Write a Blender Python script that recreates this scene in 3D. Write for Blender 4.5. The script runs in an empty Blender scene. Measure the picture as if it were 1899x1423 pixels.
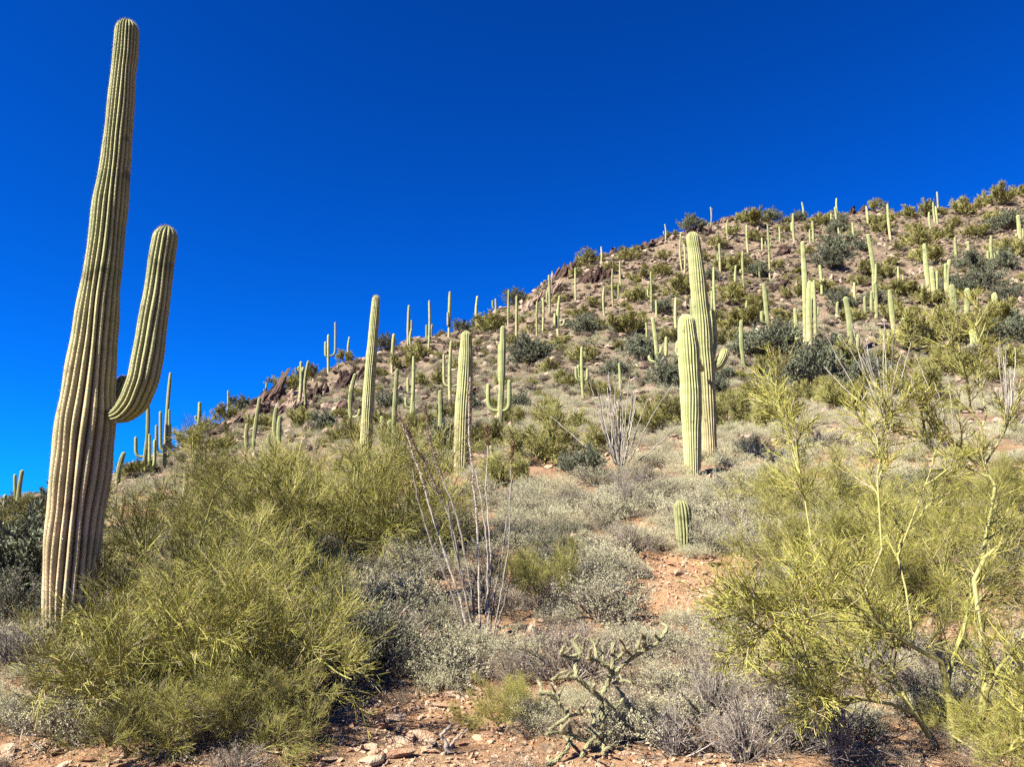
import bpy, math
import numpy as np

# ------------------------------------------------------------------ camera, sky, sun, exposure
scene = bpy.context.scene
C = scene.collection
EYE = 1.6
PITCH = math.radians(11.5)
FPX, PW, PH = 1435.0, 1899.0, 1423.0          # focal length and frame of the photograph in its pixels
cp, sp = math.cos(PITCH), math.sin(PITCH)

cam_d = bpy.data.cameras.new('camera')
cam = bpy.data.objects.new('camera', cam_d)
C.objects.link(cam)
cam.location = (0, 0, EYE)
cam.rotation_euler = (math.radians(90) + PITCH, 0, 0)
cam_d.sensor_fit = 'HORIZONTAL'
cam_d.sensor_width = 36.0
cam_d.lens = FPX / PW * 36.0
cam_d.clip_start = 0.05
cam_d.clip_end = 12000
scene.camera = cam

SUN_EL = math.radians(43)
SUN_AZ = math.radians(-124)                    # clockwise from +Y (the view direction): behind the camera, to the left
world = bpy.data.worlds.new('World')
scene.world = world
world.use_nodes = True
nt = world.node_tree
bg = nt.nodes['Background']
sky = nt.nodes.new('ShaderNodeTexSky')
sky.sky_type = 'NISHITA'
sky.sun_disc = False
sky.sun_elevation = SUN_EL
sky.sun_rotation = SUN_AZ
sky.altitude = 700
sky.air_density = 1.0
sky.dust_density = 0.4
sky.ozone_density = 2.2
tint = nt.nodes.new('ShaderNodeVectorMath')
tint.operation = 'MULTIPLY'
tint.inputs[1].default_value = (0.004, 0.18, 0.485)
gam = nt.nodes.new('ShaderNodeGamma')
gam.inputs[1].default_value = 1.4
nt.links.new(sky.outputs[0], gam.inputs[0])
nt.links.new(gam.outputs[0], tint.inputs[0])
nt.links.new(tint.outputs[0], bg.inputs[0])
bg.inputs[1].default_value = 0.05

sun_d = bpy.data.lights.new('sun', 'SUN')
sun_d.energy = 5.0
sun_d.angle = math.radians(0.5)
sun_d.color = (1.0, 0.92, 0.78)
sun = bpy.data.objects.new('sun', sun_d)
C.objects.link(sun)
sdir = np.array([math.sin(SUN_AZ) * math.cos(SUN_EL), math.cos(SUN_AZ) * math.cos(SUN_EL), math.sin(SUN_EL)])
from mathutils import Vector
sun.rotation_euler = Vector(sdir).to_track_quat('Z', 'Y').to_euler()
sun.location = tuple(sdir * 60)

scene.view_settings.view_transform = 'Standard'
scene.view_settings.look = 'None'
scene.view_settings.exposure = 2.1
scene.view_settings.gamma = 1.0
scene.render.engine = 'CYCLES'
scene.cycles.max_bounces = 5
scene.cycles.diffuse_bounces = 2
scene.cycles.transmission_bounces = 3
scene.cycles.use_denoising = False
scene.cycles.caustics_reflective = False
scene.cycles.caustics_refractive = False

# ------------------------------------------------------------------ helpers
rng = np.random.default_rng(7)


def ray(px, py):
    """photo pixel -> (t, s): sideways and upward slope per metre of depth"""
    u = (px - PW / 2) / FPX
    v = (PH / 2 - py) / FPX
    y = cp - v * sp
    return u / y, (sp + v * cp) / y


def at(px, py, Y):
    t, s = ray(px, py)
    return np.array([t * Y, Y, EYE + s * Y])


def to_px(P):
    P = np.asarray(P, float)
    x, y, z = P[..., 0], P[..., 1], P[..., 2] - EYE
    d = y * cp + z * sp
    return PW / 2 + FPX * x / d, PH / 2 - FPX * (z * cp - y * sp) / d


def hash2(ix, iy, seed):
    n = (ix.astype(np.int64) * 374761393 + iy.astype(np.int64) * 668265263 + seed * 974634777) & 0xffffffff
    n = ((n ^ (n >> 13)) * 1274126177) & 0xffffffff
    n = n ^ (n >> 16)
    return (n & 0xffffff) / float(0xffffff)


def vnoise(x, y, seed=0):
    ix, iy = np.floor(x), np.floor(y)
    fx, fy = x - ix, y - iy
    fx, fy = fx * fx * (3 - 2 * fx), fy * fy * (3 - 2 * fy)
    a = hash2(ix, iy, seed); b = hash2(ix + 1, iy, seed)
    c = hash2(ix, iy + 1, seed); d = hash2(ix + 1, iy + 1, seed)
    return (a * (1 - fx) + b * fx) * (1 - fy) + (c * (1 - fx) + d * fx) * fy - 0.5


def fbm(x, y, octs=4, seed=0):
    r, a = 0.0, 1.0
    for o in range(octs):
        r = r + a * vnoise(x * 2 ** o + 13.7 * o, y * 2 ** o - 7.1 * o, seed + o)
        a *= 0.5
    return r


def make_mesh(name, verts, quads=None, tris=None, mat=None, attrs=None, smooth=False):
    verts = np.asarray(verts, np.float32).reshape(-1, 3)
    q = np.zeros((0, 4), np.int32) if quads is None else np.asarray(quads, np.int32).reshape(-1, 4)
    t = np.zeros((0, 3), np.int32) if tris is None else np.asarray(tris, np.int32).reshape(-1, 3)
    me = bpy.data.meshes.new(name)
    me.vertices.add(len(verts))
    me.vertices.foreach_set('co', verts.ravel())
    loops = np.concatenate([q.ravel(), t.ravel()]).astype(np.int32)
    me.loops.add(len(loops))
    me.loops.foreach_set('vertex_index', loops)
    npoly = len(q) + len(t)
    me.polygons.add(npoly)
    starts = np.concatenate([np.arange(len(q)) * 4, len(q) * 4 + np.arange(len(t)) * 3]).astype(np.int32)
    me.polygons.foreach_set('loop_start', starts)
    if smooth:
        me.polygons.foreach_set('use_smooth', np.ones(npoly, bool))
    else:
        me.polygons.foreach_set('use_smooth', np.zeros(npoly, bool))
    for k, v in (attrs or {}).items():
        a = me.attributes.new(k, 'FLOAT', 'POINT')
        a.data.foreach_set('value', np.asarray(v, np.float32).ravel())
    me.update(calc_edges=True)
    if mat is not None:
        me.materials.append(mat)
    return me


def obj(name, me, parent=None, loc=None, rotz=0.0, scale=None, rot=None):
    o = bpy.data.objects.new(name, me)
    C.objects.link(o)
    if parent is not None:
        o.parent = parent
    if loc is not None:
        o.location = tuple(float(v) for v in loc)
    if rot is not None:
        o.rotation_euler = tuple(float(v) for v in rot)
    elif rotz:
        o.rotation_euler = (0, 0, float(rotz))
    if scale is not None:
        o.scale = tuple(float(v) for v in (scale if hasattr(scale, '__len__') else (scale,) * 3))
    return o


def tag(o, label, cat, group=None):
    o['label'] = label
    o['category'] = cat
    if group:
        o['group'] = group
    return o


def thing(name, label, cat, loc=(0, 0, 0), group=None):
    o = bpy.data.objects.new(name, None)
    C.objects.link(o)
    o.empty_display_size = 0.1
    o.location = tuple(float(v) for v in loc)
    return tag(o, label, cat, group)


def dup(root, loc, rotz, scale, label, group=None):
    r = root.copy()
    C.objects.link(r)
    r.location = tuple(float(v) for v in loc)
    r.rotation_euler = (0, 0, float(rotz))
    r.scale = tuple(float(v) for v in (scale if hasattr(scale, '__len__') else (scale,) * 3))
    r['label'] = label
    if group:
        r['group'] = group
    for ch in root.children:
        c = ch.copy()
        C.objects.link(c)
        c.parent = r
    return r


class Geo:
    """collects vertices, quads, tris and one float per vertex"""
    def __init__(self):
        self.v, self.q, self.t, self.a, self.n = [], [], [], [], 0

    def add(self, v, q=None, t=None, a=None):
        v = np.asarray(v, np.float32).reshape(-1, 3)
        if q is not None and len(q):
            self.q.append(np.asarray(q, np.int64).reshape(-1, 4) + self.n)
        if t is not None and len(t):
            self.t.append(np.asarray(t, np.int64).reshape(-1, 3) + self.n)
        self.v.append(v)
        self.a.append(np.zeros(len(v)) if a is None else np.broadcast_to(np.asarray(a, np.float32).ravel(), (len(v),)))
        self.n += len(v)

    def mesh(self, name, mat, smooth=False):
        cat = lambda l, w: np.concatenate(l) if l else np.zeros((0, w), int)
        return make_mesh(name, np.concatenate(self.v), cat(self.q, 4), cat(self.t, 3), mat, {'var': np.concatenate(self.a)}, smooth)


def unit(v):
    return v / np.maximum(np.linalg.norm(v, axis=-1, keepdims=True), 1e-9)


def tubes(geo, paths, radii, sides=3, var=None):
    """paths (N,K,3), radii (N,K): prisms along polylines"""
    paths = np.asarray(paths, float)
    N, K, _ = paths.shape
    if N == 0:
        return
    radii = np.broadcast_to(np.asarray(radii, float), (N, K))
    ax = unit(paths[:, -1] - paths[:, 0])
    ref = np.where(np.abs(ax[:, 2:3]) < 0.9, np.array([[0, 0, 1.0]]), np.array([[1.0, 0, 0]]))
    e1 = unit(np.cross(ax, ref)); e2 = np.cross(ax, e1)
    ang = np.arange(sides) * 2 * math.pi / sides
    ring = e1[:, None, :] * np.cos(ang)[None, :, None] + e2[:, None, :] * np.sin(ang)[None, :, None]
    v = paths[:, :, None, :] + ring[:, None, :, :] * radii[:, :, None, None]
    base = (np.arange(N) * K * sides)[:, None, None]
    k = np.arange(K - 1)[None, :, None] * sides
    j = np.arange(sides)[None, None, :]
    j2 = (j + 1) % sides
    q = np.stack([base + k + j, base + k + j2, base + k + sides + j2, base + k + sides + j], -1)
    a = None if var is None else np.repeat(np.asarray(var, float), K * sides)
    geo.add(v.reshape(-1, 3), q.reshape(-1, 4), None, a)


def spikes(geo, base, dirs, length, r, var=None):
    """needle pyramids"""
    N = len(base)
    d = unit(dirs)
    ref = np.where(np.abs(d[:, 2:3]) < 0.9, np.array([[0, 0, 1.0]]), np.array([[1.0, 0, 0]]))
    e1 = unit(np.cross(d, ref)); e2 = np.cross(d, e1)
    ang = np.arange(3) * 2 * math.pi / 3
    r = np.broadcast_to(np.asarray(r, float), (N,))
    length = np.broadcast_to(np.asarray(length, float), (N,))
    ring = base[:, None] + (e1[:, None] * np.cos(ang)[None, :, None] + e2[:, None] * np.sin(ang)[None, :, None]) * r[:, None, None]
    tip = base + d * length[:, None]
    v = np.concatenate([ring, tip[:, None]], 1)
    b = np.arange(N)[:, None] * 4
    t = np.stack([b + np.array([[0, 1, 3]]), b + np.array([[1, 2, 3]]), b + np.array([[2, 0, 3]])], 1)
    a = None if var is None else np.repeat(np.asarray(var, float), 4)
    geo.add(v.reshape(-1, 3), None, t.reshape(-1, 3), a)


def leaves(geo, pos, dirs, length, width, var=None, R=rng, fold=0.25):
    """bent diamond leaves (2 tris each side of the midrib)"""
    N = len(pos)
    d = unit(dirs)
    side = unit(np.cross(d, R.normal(size=(N, 3))))
    nrm = np.cross(d, side)
    length = np.broadcast_to(np.asarray(length, float), (N,))[:, None]
    width = np.broadcast_to(np.asarray(width, float), (N,))[:, None]
    mid = pos + d * length * 0.5
    v = np.stack([pos, mid + side * width * 0.5 + nrm * width * fold, pos + d * length, mid - side * width * 0.5 + nrm * width * fold], 1)
    b = np.arange(N)[:, None] * 4
    t = np.stack([b + np.array([[0, 1, 2]]), b + np.array([[0, 2, 3]])], 1)
    a = None if var is None else np.repeat(np.asarray(var, float), 4)
    geo.add(v.reshape(-1, 3), None, t.reshape(-1, 3), a)


def grow(R, P, n, lo, hi, ang, angsd, L, Lsd, K, wob=0.05, up=0.1, out=None):
    """children of polylines P (N,M,3): n each, between fractions lo..hi. Returns (N*n,K,3) and parent index"""
    N, M, _ = P.shape
    idx = np.repeat(np.arange(N), n)
    f = lo + (hi - lo) * (np.tile(np.arange(n), N) + R.uniform(0, 1, N * n)) / n
    x = f * (M - 1)
    i = np.minimum(x.astype(int), M - 2)
    w = (x - i)[:, None]
    o = P[idx, i] * (1 - w) + P[idx, i + 1] * w
    d = unit(P[idx, i + 1] - P[idx, i])
    perp = unit(np.cross(d, R.normal(size=d.shape)))
    a = np.radians(R.normal(ang, angsd, N * n))[:, None]
    dd = d * np.cos(a) + perp * np.sin(a)
    dd[:, 2] += up
    if out is not None:
        dd += out
    dd = unit(dd)
    ln = np.maximum(R.normal(L, Lsd, N * n), L * 0.3) * (1.15 - 0.5 * f)
    Q = np.zeros((N * n, K, 3))
    Q[:, 0] = o
    for k in range(1, K):
        dd = unit(dd + R.normal(0, wob, dd.shape) + np.array([0, 0, up * 0.3]))
        Q[:, k] = Q[:, k - 1] + dd * (ln / (K - 1))[:, None]
    return Q, idx


# ------------------------------------------------------------------ materials (all procedural)
def new_mat(name, rough=0.85):
    m = bpy.data.materials.new(name)
    m.use_nodes = True
    b = m.node_tree.nodes['Principled BSDF']
    b.inputs['Roughness'].default_value = rough
    b.inputs['Specular IOR Level'].default_value = 0.25
    return m, m.node_tree, b


ALBEDO = 0.56       # real reflectances are lower than the bright values a sunlit picture shows


def ramp(ntree, stops, k=ALBEDO):
    n = ntree.nodes.new('ShaderNodeValToRGB')
    cr = n.color_ramp
    while len(cr.elements) < len(stops):
        cr.elements.new(0.5)
    for e, (p, c) in zip(cr.elements, stops):
        e.position = p
        e.color = (c[0] * k, c[1] * k, c[2] * k, 1)
    return n


def var_mat(name, stops, rough=0.85, trans=0.0, jitter=0.25, nscale=3.0):
    """colour from the per-vertex 'var' value plus a per-object shift"""
    m, n, b = new_mat(name, rough)
    at_ = n.nodes.new('ShaderNodeAttribute'); at_.attribute_name = 'var'
    inf = n.nodes.new('ShaderNodeObjectInfo')
    r = ramp(n, stops)
    n.links.new(at_.outputs['Fac'], r.inputs[0])
    hsv = n.nodes.new('ShaderNodeHueSaturation')
    mr = n.nodes.new('ShaderNodeMapRange')
    mr.inputs[3].default_value = 1 - jitter; mr.inputs[4].default_value = 1 + jitter
    n.links.new(inf.outputs['Random'], mr.inputs[0])
    n.links.new(mr.outputs[0], hsv.inputs['Value'])
    n.links.new(r.outputs[0], hsv.inputs['Color'])
    n.links.new(hsv.outputs[0], b.inputs['Base Color'])
    if trans > 0:
        tr = n.nodes.new('ShaderNodeBsdfTranslucent')
        mx = n.nodes.new('ShaderNodeMixShader')
        mx.inputs[0].default_value = trans
        out = n.nodes['Material Output']
        n.links.new(hsv.outputs[0], tr.inputs[0])
        n.links.new(b.outputs[0], mx.inputs[1]); n.links.new(tr.outputs[0], mx.inputs[2])
        n.links.new(mx.outputs[0], out.inputs['Surface'])
    return m


M = {}
M['twig'] = var_mat('palo_verde_twigs', [(0, (.13, .13, .025)), (.45, (.29, .29, .055)), (.8, (.54, .50, .12)), (.93, (.50, .36, .09)), (1, (.40, .33, .20))], .7, 0, .28)
M['twig_far'] = var_mat('palo_verde_twigs_far', [(0, (.15, .16, .04)), (.5, (.33, .32, .085)), (.85, (.48, .45, .15)), (1, (.38, .32, .17))], .8, 0, .2)
M['pvbark'] = var_mat('palo_verde_bark', [(0, (.26, .26, .07)), (.6, (.40, .38, .13)), (1, (.24, .21, .10))], .65, 0, .1)
M['bursage'] = var_mat('bursage_leaves', [(0, (.31, .295, .17)), (.5, (.59, .565, .36)), (1, (.82, .79, .56))], .9, .12, .22)
M['bursage_dry'] = var_mat('bursage_dry_leaves', [(0, (.17, .135, .09)), (.5, (.33, .27, .19)), (1, (.52, .45, .35))], .9, .12, .25)
M['stem'] = var_mat('grey_stems', [(0, (.16, .13, .10)), (1, (.38, .33, .28))], .9, 0, .15)
M['jojoba'] = var_mat('jojoba_leaves', [(0, (.085, .10, .05)), (.5, (.19, .21, .12)), (1, (.36, .37, .24))], .55, .1, .15)
M['darkleaf'] = var_mat('creosote_leaves', [(0, (.08, .095, .05)), (.5, (.17, .195, .115)), (1, (.29, .31, .21))], .7, .1, .25)
M['ocotillo'] = var_mat('ocotillo_bark', [(0, (.08, .065, .055)), (.5, (.26, .225, .185)), (1, (.52, .48, .42))], .9, 0, .1)
M['ocotillo_leaf'] = var_mat('ocotillo_dry_leaves', [(0, (.16, .10, .06)), (.6, (.32, .20, .11)), (1, (.45, .33, .2))], .9, .1, .1)
M['spine'] = var_mat('spines', [(0, (.10, .075, .05)), (.5, (.40, .32, .20)), (1, (.62, .54, .38))], .7, 0, .05)
M['cholla'] = var_mat('cholla_skin', [(0, (.10, .10, .05)), (.5, (.30, .30, .15)), (1, (.50, .49, .28))], .8, 0, .05)
M['deadwood'] = var_mat('dead_wood', [(0, (.10, .08, .07)), (1, (.34, .30, .26))], .9, 0, .15)


def rock_mat(name, stops, scale=3.0, bump=0.5):
    m, n, b = new_mat(name, .92)
    tc = n.nodes.new('ShaderNodeTexCoord')
    ns = n.nodes.new('ShaderNodeTexNoise'); ns.inputs['Scale'].default_value = scale; ns.inputs['Detail'].default_value = 8
    geo_ = n.nodes.new('ShaderNodeNewGeometry')
    inf = n.nodes.new('ShaderNodeObjectInfo')
    at_ = n.nodes.new('ShaderNodeAttribute'); at_.attribute_name = 'var'
    n.links.new(geo_.outputs['Position'], ns.inputs['Vector'])
    ad = n.nodes.new('ShaderNodeMath'); ad.operation = 'ADD'
    mu = n.nodes.new('ShaderNodeMath'); mu.operation = 'MULTIPLY_ADD'
    mu.inputs[1].default_value = .5; mu.inputs[2].default_value = -.25
    n.links.new(inf.outputs['Random'], mu.inputs[0])
    n.links.new(ns.outputs['Fac'], ad.inputs[0]); n.links.new(mu.outputs[0], ad.inputs[1])
    ad2 = n.nodes.new('ShaderNodeMath'); ad2.operation = 'ADD'
    n.links.new(ad.outputs[0], ad2.inputs[0]); n.links.new(at_.outputs['Fac'], ad2.inputs[1])
    r = ramp(n, stops)
    n.links.new(ad2.outputs[0], r.inputs[0])
    n.links.new(r.outputs[0], b.inputs['Base Color'])
    n2 = n.nodes.new('ShaderNodeTexNoise'); n2.inputs['Scale'].default_value = scale * 9; n2.inputs['Detail'].default_value = 6
    n.links.new(geo_.outputs['Position'], n2.inputs['Vector'])
    bp = n.nodes.new('ShaderNodeBump'); bp.inputs['Strength'].default_value = bump; bp.inputs['Distance'].default_value = .3 / scale
    n.links.new(n2.outputs['Fac'], bp.inputs['Height'])
    n.links.new(bp.outputs[0], b.inputs['Normal'])
    return m


M['rock'] = rock_mat('pink_rock', [(.15, (.30, .15, .09)), (.40, (.50, .32, .20)), (.62, (.62, .48, .34)), (.85, (.52, .25, .13))], 9, .7)
M['rock_hill'] = rock_mat('hill_rock', [(.1, (.10, .065, .05)), (.35, (.24, .17, .125)), (.6, (.48, .37, .285)), (.8, (.36, .25, .18)), (.95, (.20, .12, .09))], 1.2, .5)
M['rock_dark'] = rock_mat('dark_outcrop_rock', [(.2, (.04, .026, .022)), (.5, (.12, .072, .055)), (.72, (.24, .155, .12)), (.95, (.40, .30, .24))], 1.4, 1.0)


def cactus_mat(name, near):
    m, n, b = new_mat(name, .75)
    rib = n.nodes.new('ShaderNodeAttribute'); rib.attribute_name = 'rib'
    cork = n.nodes.new('ShaderNodeAttribute'); cork.attribute_name = 'cork'
    inf = n.nodes.new('ShaderNodeObjectInfo')
    gm = n.nodes.new('ShaderNodeNewGeometry')
    ns = n.nodes.new('ShaderNodeTexNoise'); ns.inputs['Scale'].default_value = 14 if near else 3; ns.inputs['Detail'].default_value = 6
    n.links.new(gm.outputs['Position'], ns.inputs['Vector'])
    # skin: green in the furrows, paler and yellower along the spiny ribs
    sk = ramp(n, [(0, (.12, .15, .045)), (.45, (.36, .385, .14)), (1, (.58, .58, .29))] if near else [(0, (.12, .15, .05)), (.5, (.31, .34, .13)), (1, (.47, .49, .24))])
    n.links.new(rib.outputs['Fac'], sk.inputs[0])
    ck = ramp(n, [(0, (.22, .15, .07)), (.45, (.52, .395, .22)), (1, (.82, .67, .41))])
    n.links.new(rib.outputs['Fac'], ck.inputs[0])
    a1 = n.nodes.new('ShaderNodeMath'); a1.operation = 'MULTIPLY_ADD'
    a1.inputs[1].default_value = .7; a1.inputs[2].default_value = -.35
    n.links.new(ns.outputs['Fac'], a1.inputs[0])
    a2 = n.nodes.new('ShaderNodeMath'); a2.operation = 'ADD'; a2.use_clamp = True
    n.links.new(a1.outputs[0], a2.inputs[0]); n.links.new(cork.outputs['Fac'], a2.inputs[1])
    mx = n.nodes.new('ShaderNodeMix'); mx.data_type = 'RGBA'
    n.links.new(a2.outputs[0], mx.inputs[0]); n.links.new(sk.outputs[0], mx.inputs[6]); n.links.new(ck.outputs[0], mx.inputs[7])
    mp = n.nodes.new('ShaderNodeMapping'); mp.inputs['Scale'].default_value = (.4, .4, 5.5 if near else 2.6)
    n.links.new(gm.outputs['Position'], mp.inputs['Vector'])
    nb = n.nodes.new('ShaderNodeTexNoise'); nb.inputs['Scale'].default_value = 1.3; nb.inputs['Detail'].default_value = 4
    n.links.new(mp.outputs[0], nb.inputs['Vector'])
    band = ramp(n, [(.35, (.66, .72, .62)), (.6, (1.0, 1.0, 1.0))], 1)
    n.links.new(nb.outputs['Fac'], band.inputs[0])
    mb = n.nodes.new('ShaderNodeMix'); mb.data_type = 'RGBA'; mb.blend_type = 'MULTIPLY'; mb.inputs[0].default_value = .75
    n.links.new(mx.outputs[2], mb.inputs[6]); n.links.new(band.outputs[0], mb.inputs[7])
    hsv = n.nodes.new('ShaderNodeHueSaturation')
    mr = n.nodes.new('ShaderNodeMapRange'); mr.inputs[3].default_value = .72; mr.inputs[4].default_value = 1.18
    n.links.new(inf.outputs['Random'], mr.inputs[0]); n.links.new(mr.outputs[0], hsv.inputs['Value'])
    # scars and scabs
    n3 = n.nodes.new('ShaderNodeTexNoise'); n3.inputs['Scale'].default_value = 5 if near else 1.5; n3.inputs['Detail'].default_value = 9
    n.links.new(gm.outputs['Position'], n3.inputs['Vector'])
    sc = ramp(n, [(.30, (.28, .24, .2)), (.40, (1, 1, 1))], 1)
    n.links.new(n3.outputs['Fac'], sc.inputs[0])
    ml = n.nodes.new('ShaderNodeMix'); ml.data_type = 'RGBA'; ml.blend_type = 'MULTIPLY'; ml.inputs[0].default_value = .7
    n.links.new(mb.outputs[2], ml.inputs[6]); n.links.new(sc.outputs[0], ml.inputs[7])
    n.links.new(ml.outputs[2], hsv.inputs['Color'])
    n.links.new(hsv.outputs[0], b.inputs['Base Color'])
    if near:
        n4 = n.nodes.new('ShaderNodeTexNoise'); n4.inputs['Scale'].default_value = 90; n4.inputs['Detail'].default_value = 4
        n.links.new(gm.outputs['Position'], n4.inputs['Vector'])
        bp = n.nodes.new('ShaderNodeBump'); bp.inputs['Strength'].default_value = .5; bp.inputs['Distance'].default_value = .01
        n.links.new(n4.outputs['Fac'], bp.inputs['Height']); n.links.new(bp.outputs[0], b.inputs['Normal'])
    return m


M['cactus'] = cactus_mat('saguaro_skin', True)
M['cactus_far'] = cactus_mat('saguaro_skin_far', False)


def ground_mat():
    m, n, b = new_mat('desert_soil', .95)
    gm = n.nodes.new('ShaderNodeNewGeometry')
    def noise(scale, det=8, rough=.6):
        x = n.nodes.new('ShaderNodeTexNoise'); x.inputs['Scale'].default_value = scale
        x.inputs['Detail'].default_value = det; x.inputs['Roughness'].default_value = rough
        n.links.new(gm.outputs['Position'], x.inputs['Vector'])
        return x
    big, mid, fine = noise(.12), noise(1.3, 10, .65), noise(22, 8, .7)
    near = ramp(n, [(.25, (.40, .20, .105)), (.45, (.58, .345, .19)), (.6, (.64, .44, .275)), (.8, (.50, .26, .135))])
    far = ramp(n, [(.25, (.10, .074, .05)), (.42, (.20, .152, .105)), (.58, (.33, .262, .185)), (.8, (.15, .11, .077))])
    mm = n.nodes.new('ShaderNodeMath'); mm.operation = 'MULTIPLY_ADD'; mm.inputs[1].default_value = .5
    hf = n.nodes.new('ShaderNodeMath'); hf.operation = 'MULTIPLY'; hf.inputs[1].default_value = .5
    n.links.new(mid.outputs['Fac'], hf.inputs[0])
    n.links.new(fine.outputs['Fac'], mm.inputs[0]); n.links.new(hf.outputs[0], mm.inputs[2])
    n.links.new(mm.outputs[0], near.inputs[0]); n.links.new(mm.outputs[0], far.inputs[0])
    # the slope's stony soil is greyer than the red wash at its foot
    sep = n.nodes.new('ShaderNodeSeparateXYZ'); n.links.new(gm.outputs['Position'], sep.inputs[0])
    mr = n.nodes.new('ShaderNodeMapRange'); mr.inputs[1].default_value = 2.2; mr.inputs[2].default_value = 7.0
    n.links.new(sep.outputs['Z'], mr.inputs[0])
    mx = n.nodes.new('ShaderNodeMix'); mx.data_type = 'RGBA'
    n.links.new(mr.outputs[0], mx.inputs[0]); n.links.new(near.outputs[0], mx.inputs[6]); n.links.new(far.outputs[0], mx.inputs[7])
    bl = ramp(n, [(.3, (.72, .70, .68)), (.7, (1.12, 1.08, 1.02))], 1)
    n.links.new(big.outputs['Fac'], bl.inputs[0])
    ml = n.nodes.new('ShaderNodeMix'); ml.data_type = 'RGBA'; ml.blend_type = 'MULTIPLY'; ml.inputs[0].default_value = 1
    n.links.new(mx.outputs[2], ml.inputs[6]); n.links.new(bl.outputs[0], ml.inputs[7])
    n.links.new(ml.outputs[2], b.inputs['Base Color'])
    vor = n.nodes.new('ShaderNodeTexVoronoi'); vor.inputs['Scale'].default_value = 26
    n.links.new(gm.outputs['Position'], vor.inputs['Vector'])
    vm = n.nodes.new('ShaderNodeMath'); vm.operation = 'MULTIPLY_ADD'; vm.inputs[1].default_value = -.6
    n.links.new(vor.outputs['Distance'], vm.inputs[0]); n.links.new(fine.outputs['Fac'], vm.inputs[2])
    b1 = n.nodes.new('ShaderNodeBump'); b1.inputs['Strength'].default_value = .7; b1.inputs['Distance'].default_value = .03
    n.links.new(vm.outputs[0], b1.inputs['Height'])
    b2 = n.nodes.new('ShaderNodeBump'); b2.inputs['Strength'].default_value = .9; b2.inputs['Distance'].default_value = .7
    n.links.new(mid.outputs['Fac'], b2.inputs['Height']); n.links.new(b1.outputs[0], b2.inputs['Normal'])
    n.links.new(b2.outputs[0], b.inputs['Normal'])
    return m


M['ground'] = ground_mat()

# ------------------------------------------------------------------ terrain: one sheet, wash at the camera's feet, saguaro hill rising to the right
RIDGE = [(-500, 1000, 75), (0, 936, 75), (90, 928, 76), (230, 885, 78), (330, 840, 80), (370, 808, 81), (430, 778, 82), (480, 748, 84), (540, 720, 86),
         (600, 694, 89), (650, 670, 91), (700, 650, 94), (760, 638, 96), (820, 618, 98), (880, 602, 101), (960, 562, 105), (1010, 522, 108),
         (1050, 496, 111), (1110, 468, 115), (1180, 457, 119), (1260, 428, 124), (1330, 408, 129), (1400, 402, 134), (1480, 400, 139), (1560, 388, 144),
         (1610, 381, 147), (1700, 390, 152), (1760, 380, 156), (1830, 364, 160), (1899, 340, 166), (2300, 290, 180)]
rt = np.array([ray(a, b)[0] for a, b, c in RIDGE]); rs = np.array([ray(a, b)[1] for a, b, c in RIDGE]); rY = np.array([c for a, b, c in RIDGE], float)
TCOL = np.array([-1.2, -.66, -.33, 0, .33, .66, 1.2])
YCTL = np.array([.3, 3, 5, 6.5, 8.5, 11, 17, 25, 34])
z0 = -EYE
SCTL = np.array([
    [z0 / .3, -.50, -.27, -.175, -.12, -.075, -.03, -.01, 0.0],
    [z0 / .3, -.50, -.255, -.150, -.085, -.045, -.005, .01, .02],
    [z0 / .3, -.51, -.262, -.172, -.088, -.02, .045, .072, .088],
    [z0 / .3, -.51, -.272, -.185, -.092, -.010, .080, .122, .145],
    [z0 / .3, -.51, -.268, -.183, -.092, -.006, .085, .132, .165],
    [z0 / .3, -.50, -.262, -.175, -.088, 0.0, .095, .15, .19],
    [z0 / .3, -.48, -.24, -.15, -.06, .03, .13, .19, .23]])
TG = np.linspace(-1.2, 1.2, 481)
YG = np.exp(np.linspace(math.log(.3), math.log(400), 900))


def build_table():
    S = np.zeros((len(TG), len(YG)))
    for i, t in enumerate(TG):
        sc = np.array([np.interp(t, TCOL, SCTL[:, k]) for k in range(len(YCTL))])
        yr, sr = np.interp(t, rt, rY), np.interp(t, rt, rs)
        near = np.interp(np.log(YG), np.log(YCTL), sc)
        w = np.clip((YG - 34) / (yr - 34), 0, 1)
        S[i] = np.where(YG <= 34, near, sc[-1] + (sr - sc[-1]) * w ** .88)
        over = np.maximum(YG - yr, 0)
        z = S[i] * YG
        drop = sr * yr - .10 * over - .003 * over ** 2
        S[i] = np.where(YG > yr, np.maximum(drop, -4) / YG, S[i])
        dz = np.maximum(S[i] * YG, -6)
        S[i] = dz / YG
    k = np.exp(-.5 * (np.arange(-8, 9) / 3.0) ** 2); k /= k.sum()
    Z = S * YG[None]
    Zs = np.apply_along_axis(lambda a: np.convolve(np.pad(a, 8, mode='edge'), k, 'valid'), 1, Z)
    Zs = np.apply_along_axis(lambda a: np.convolve(np.pad(a, 8, mode='edge'), k, 'valid'), 0, Zs)
    fix = np.exp(-YG / 60)[None] * 0
    return Zs + fix


ZT = build_table()


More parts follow.
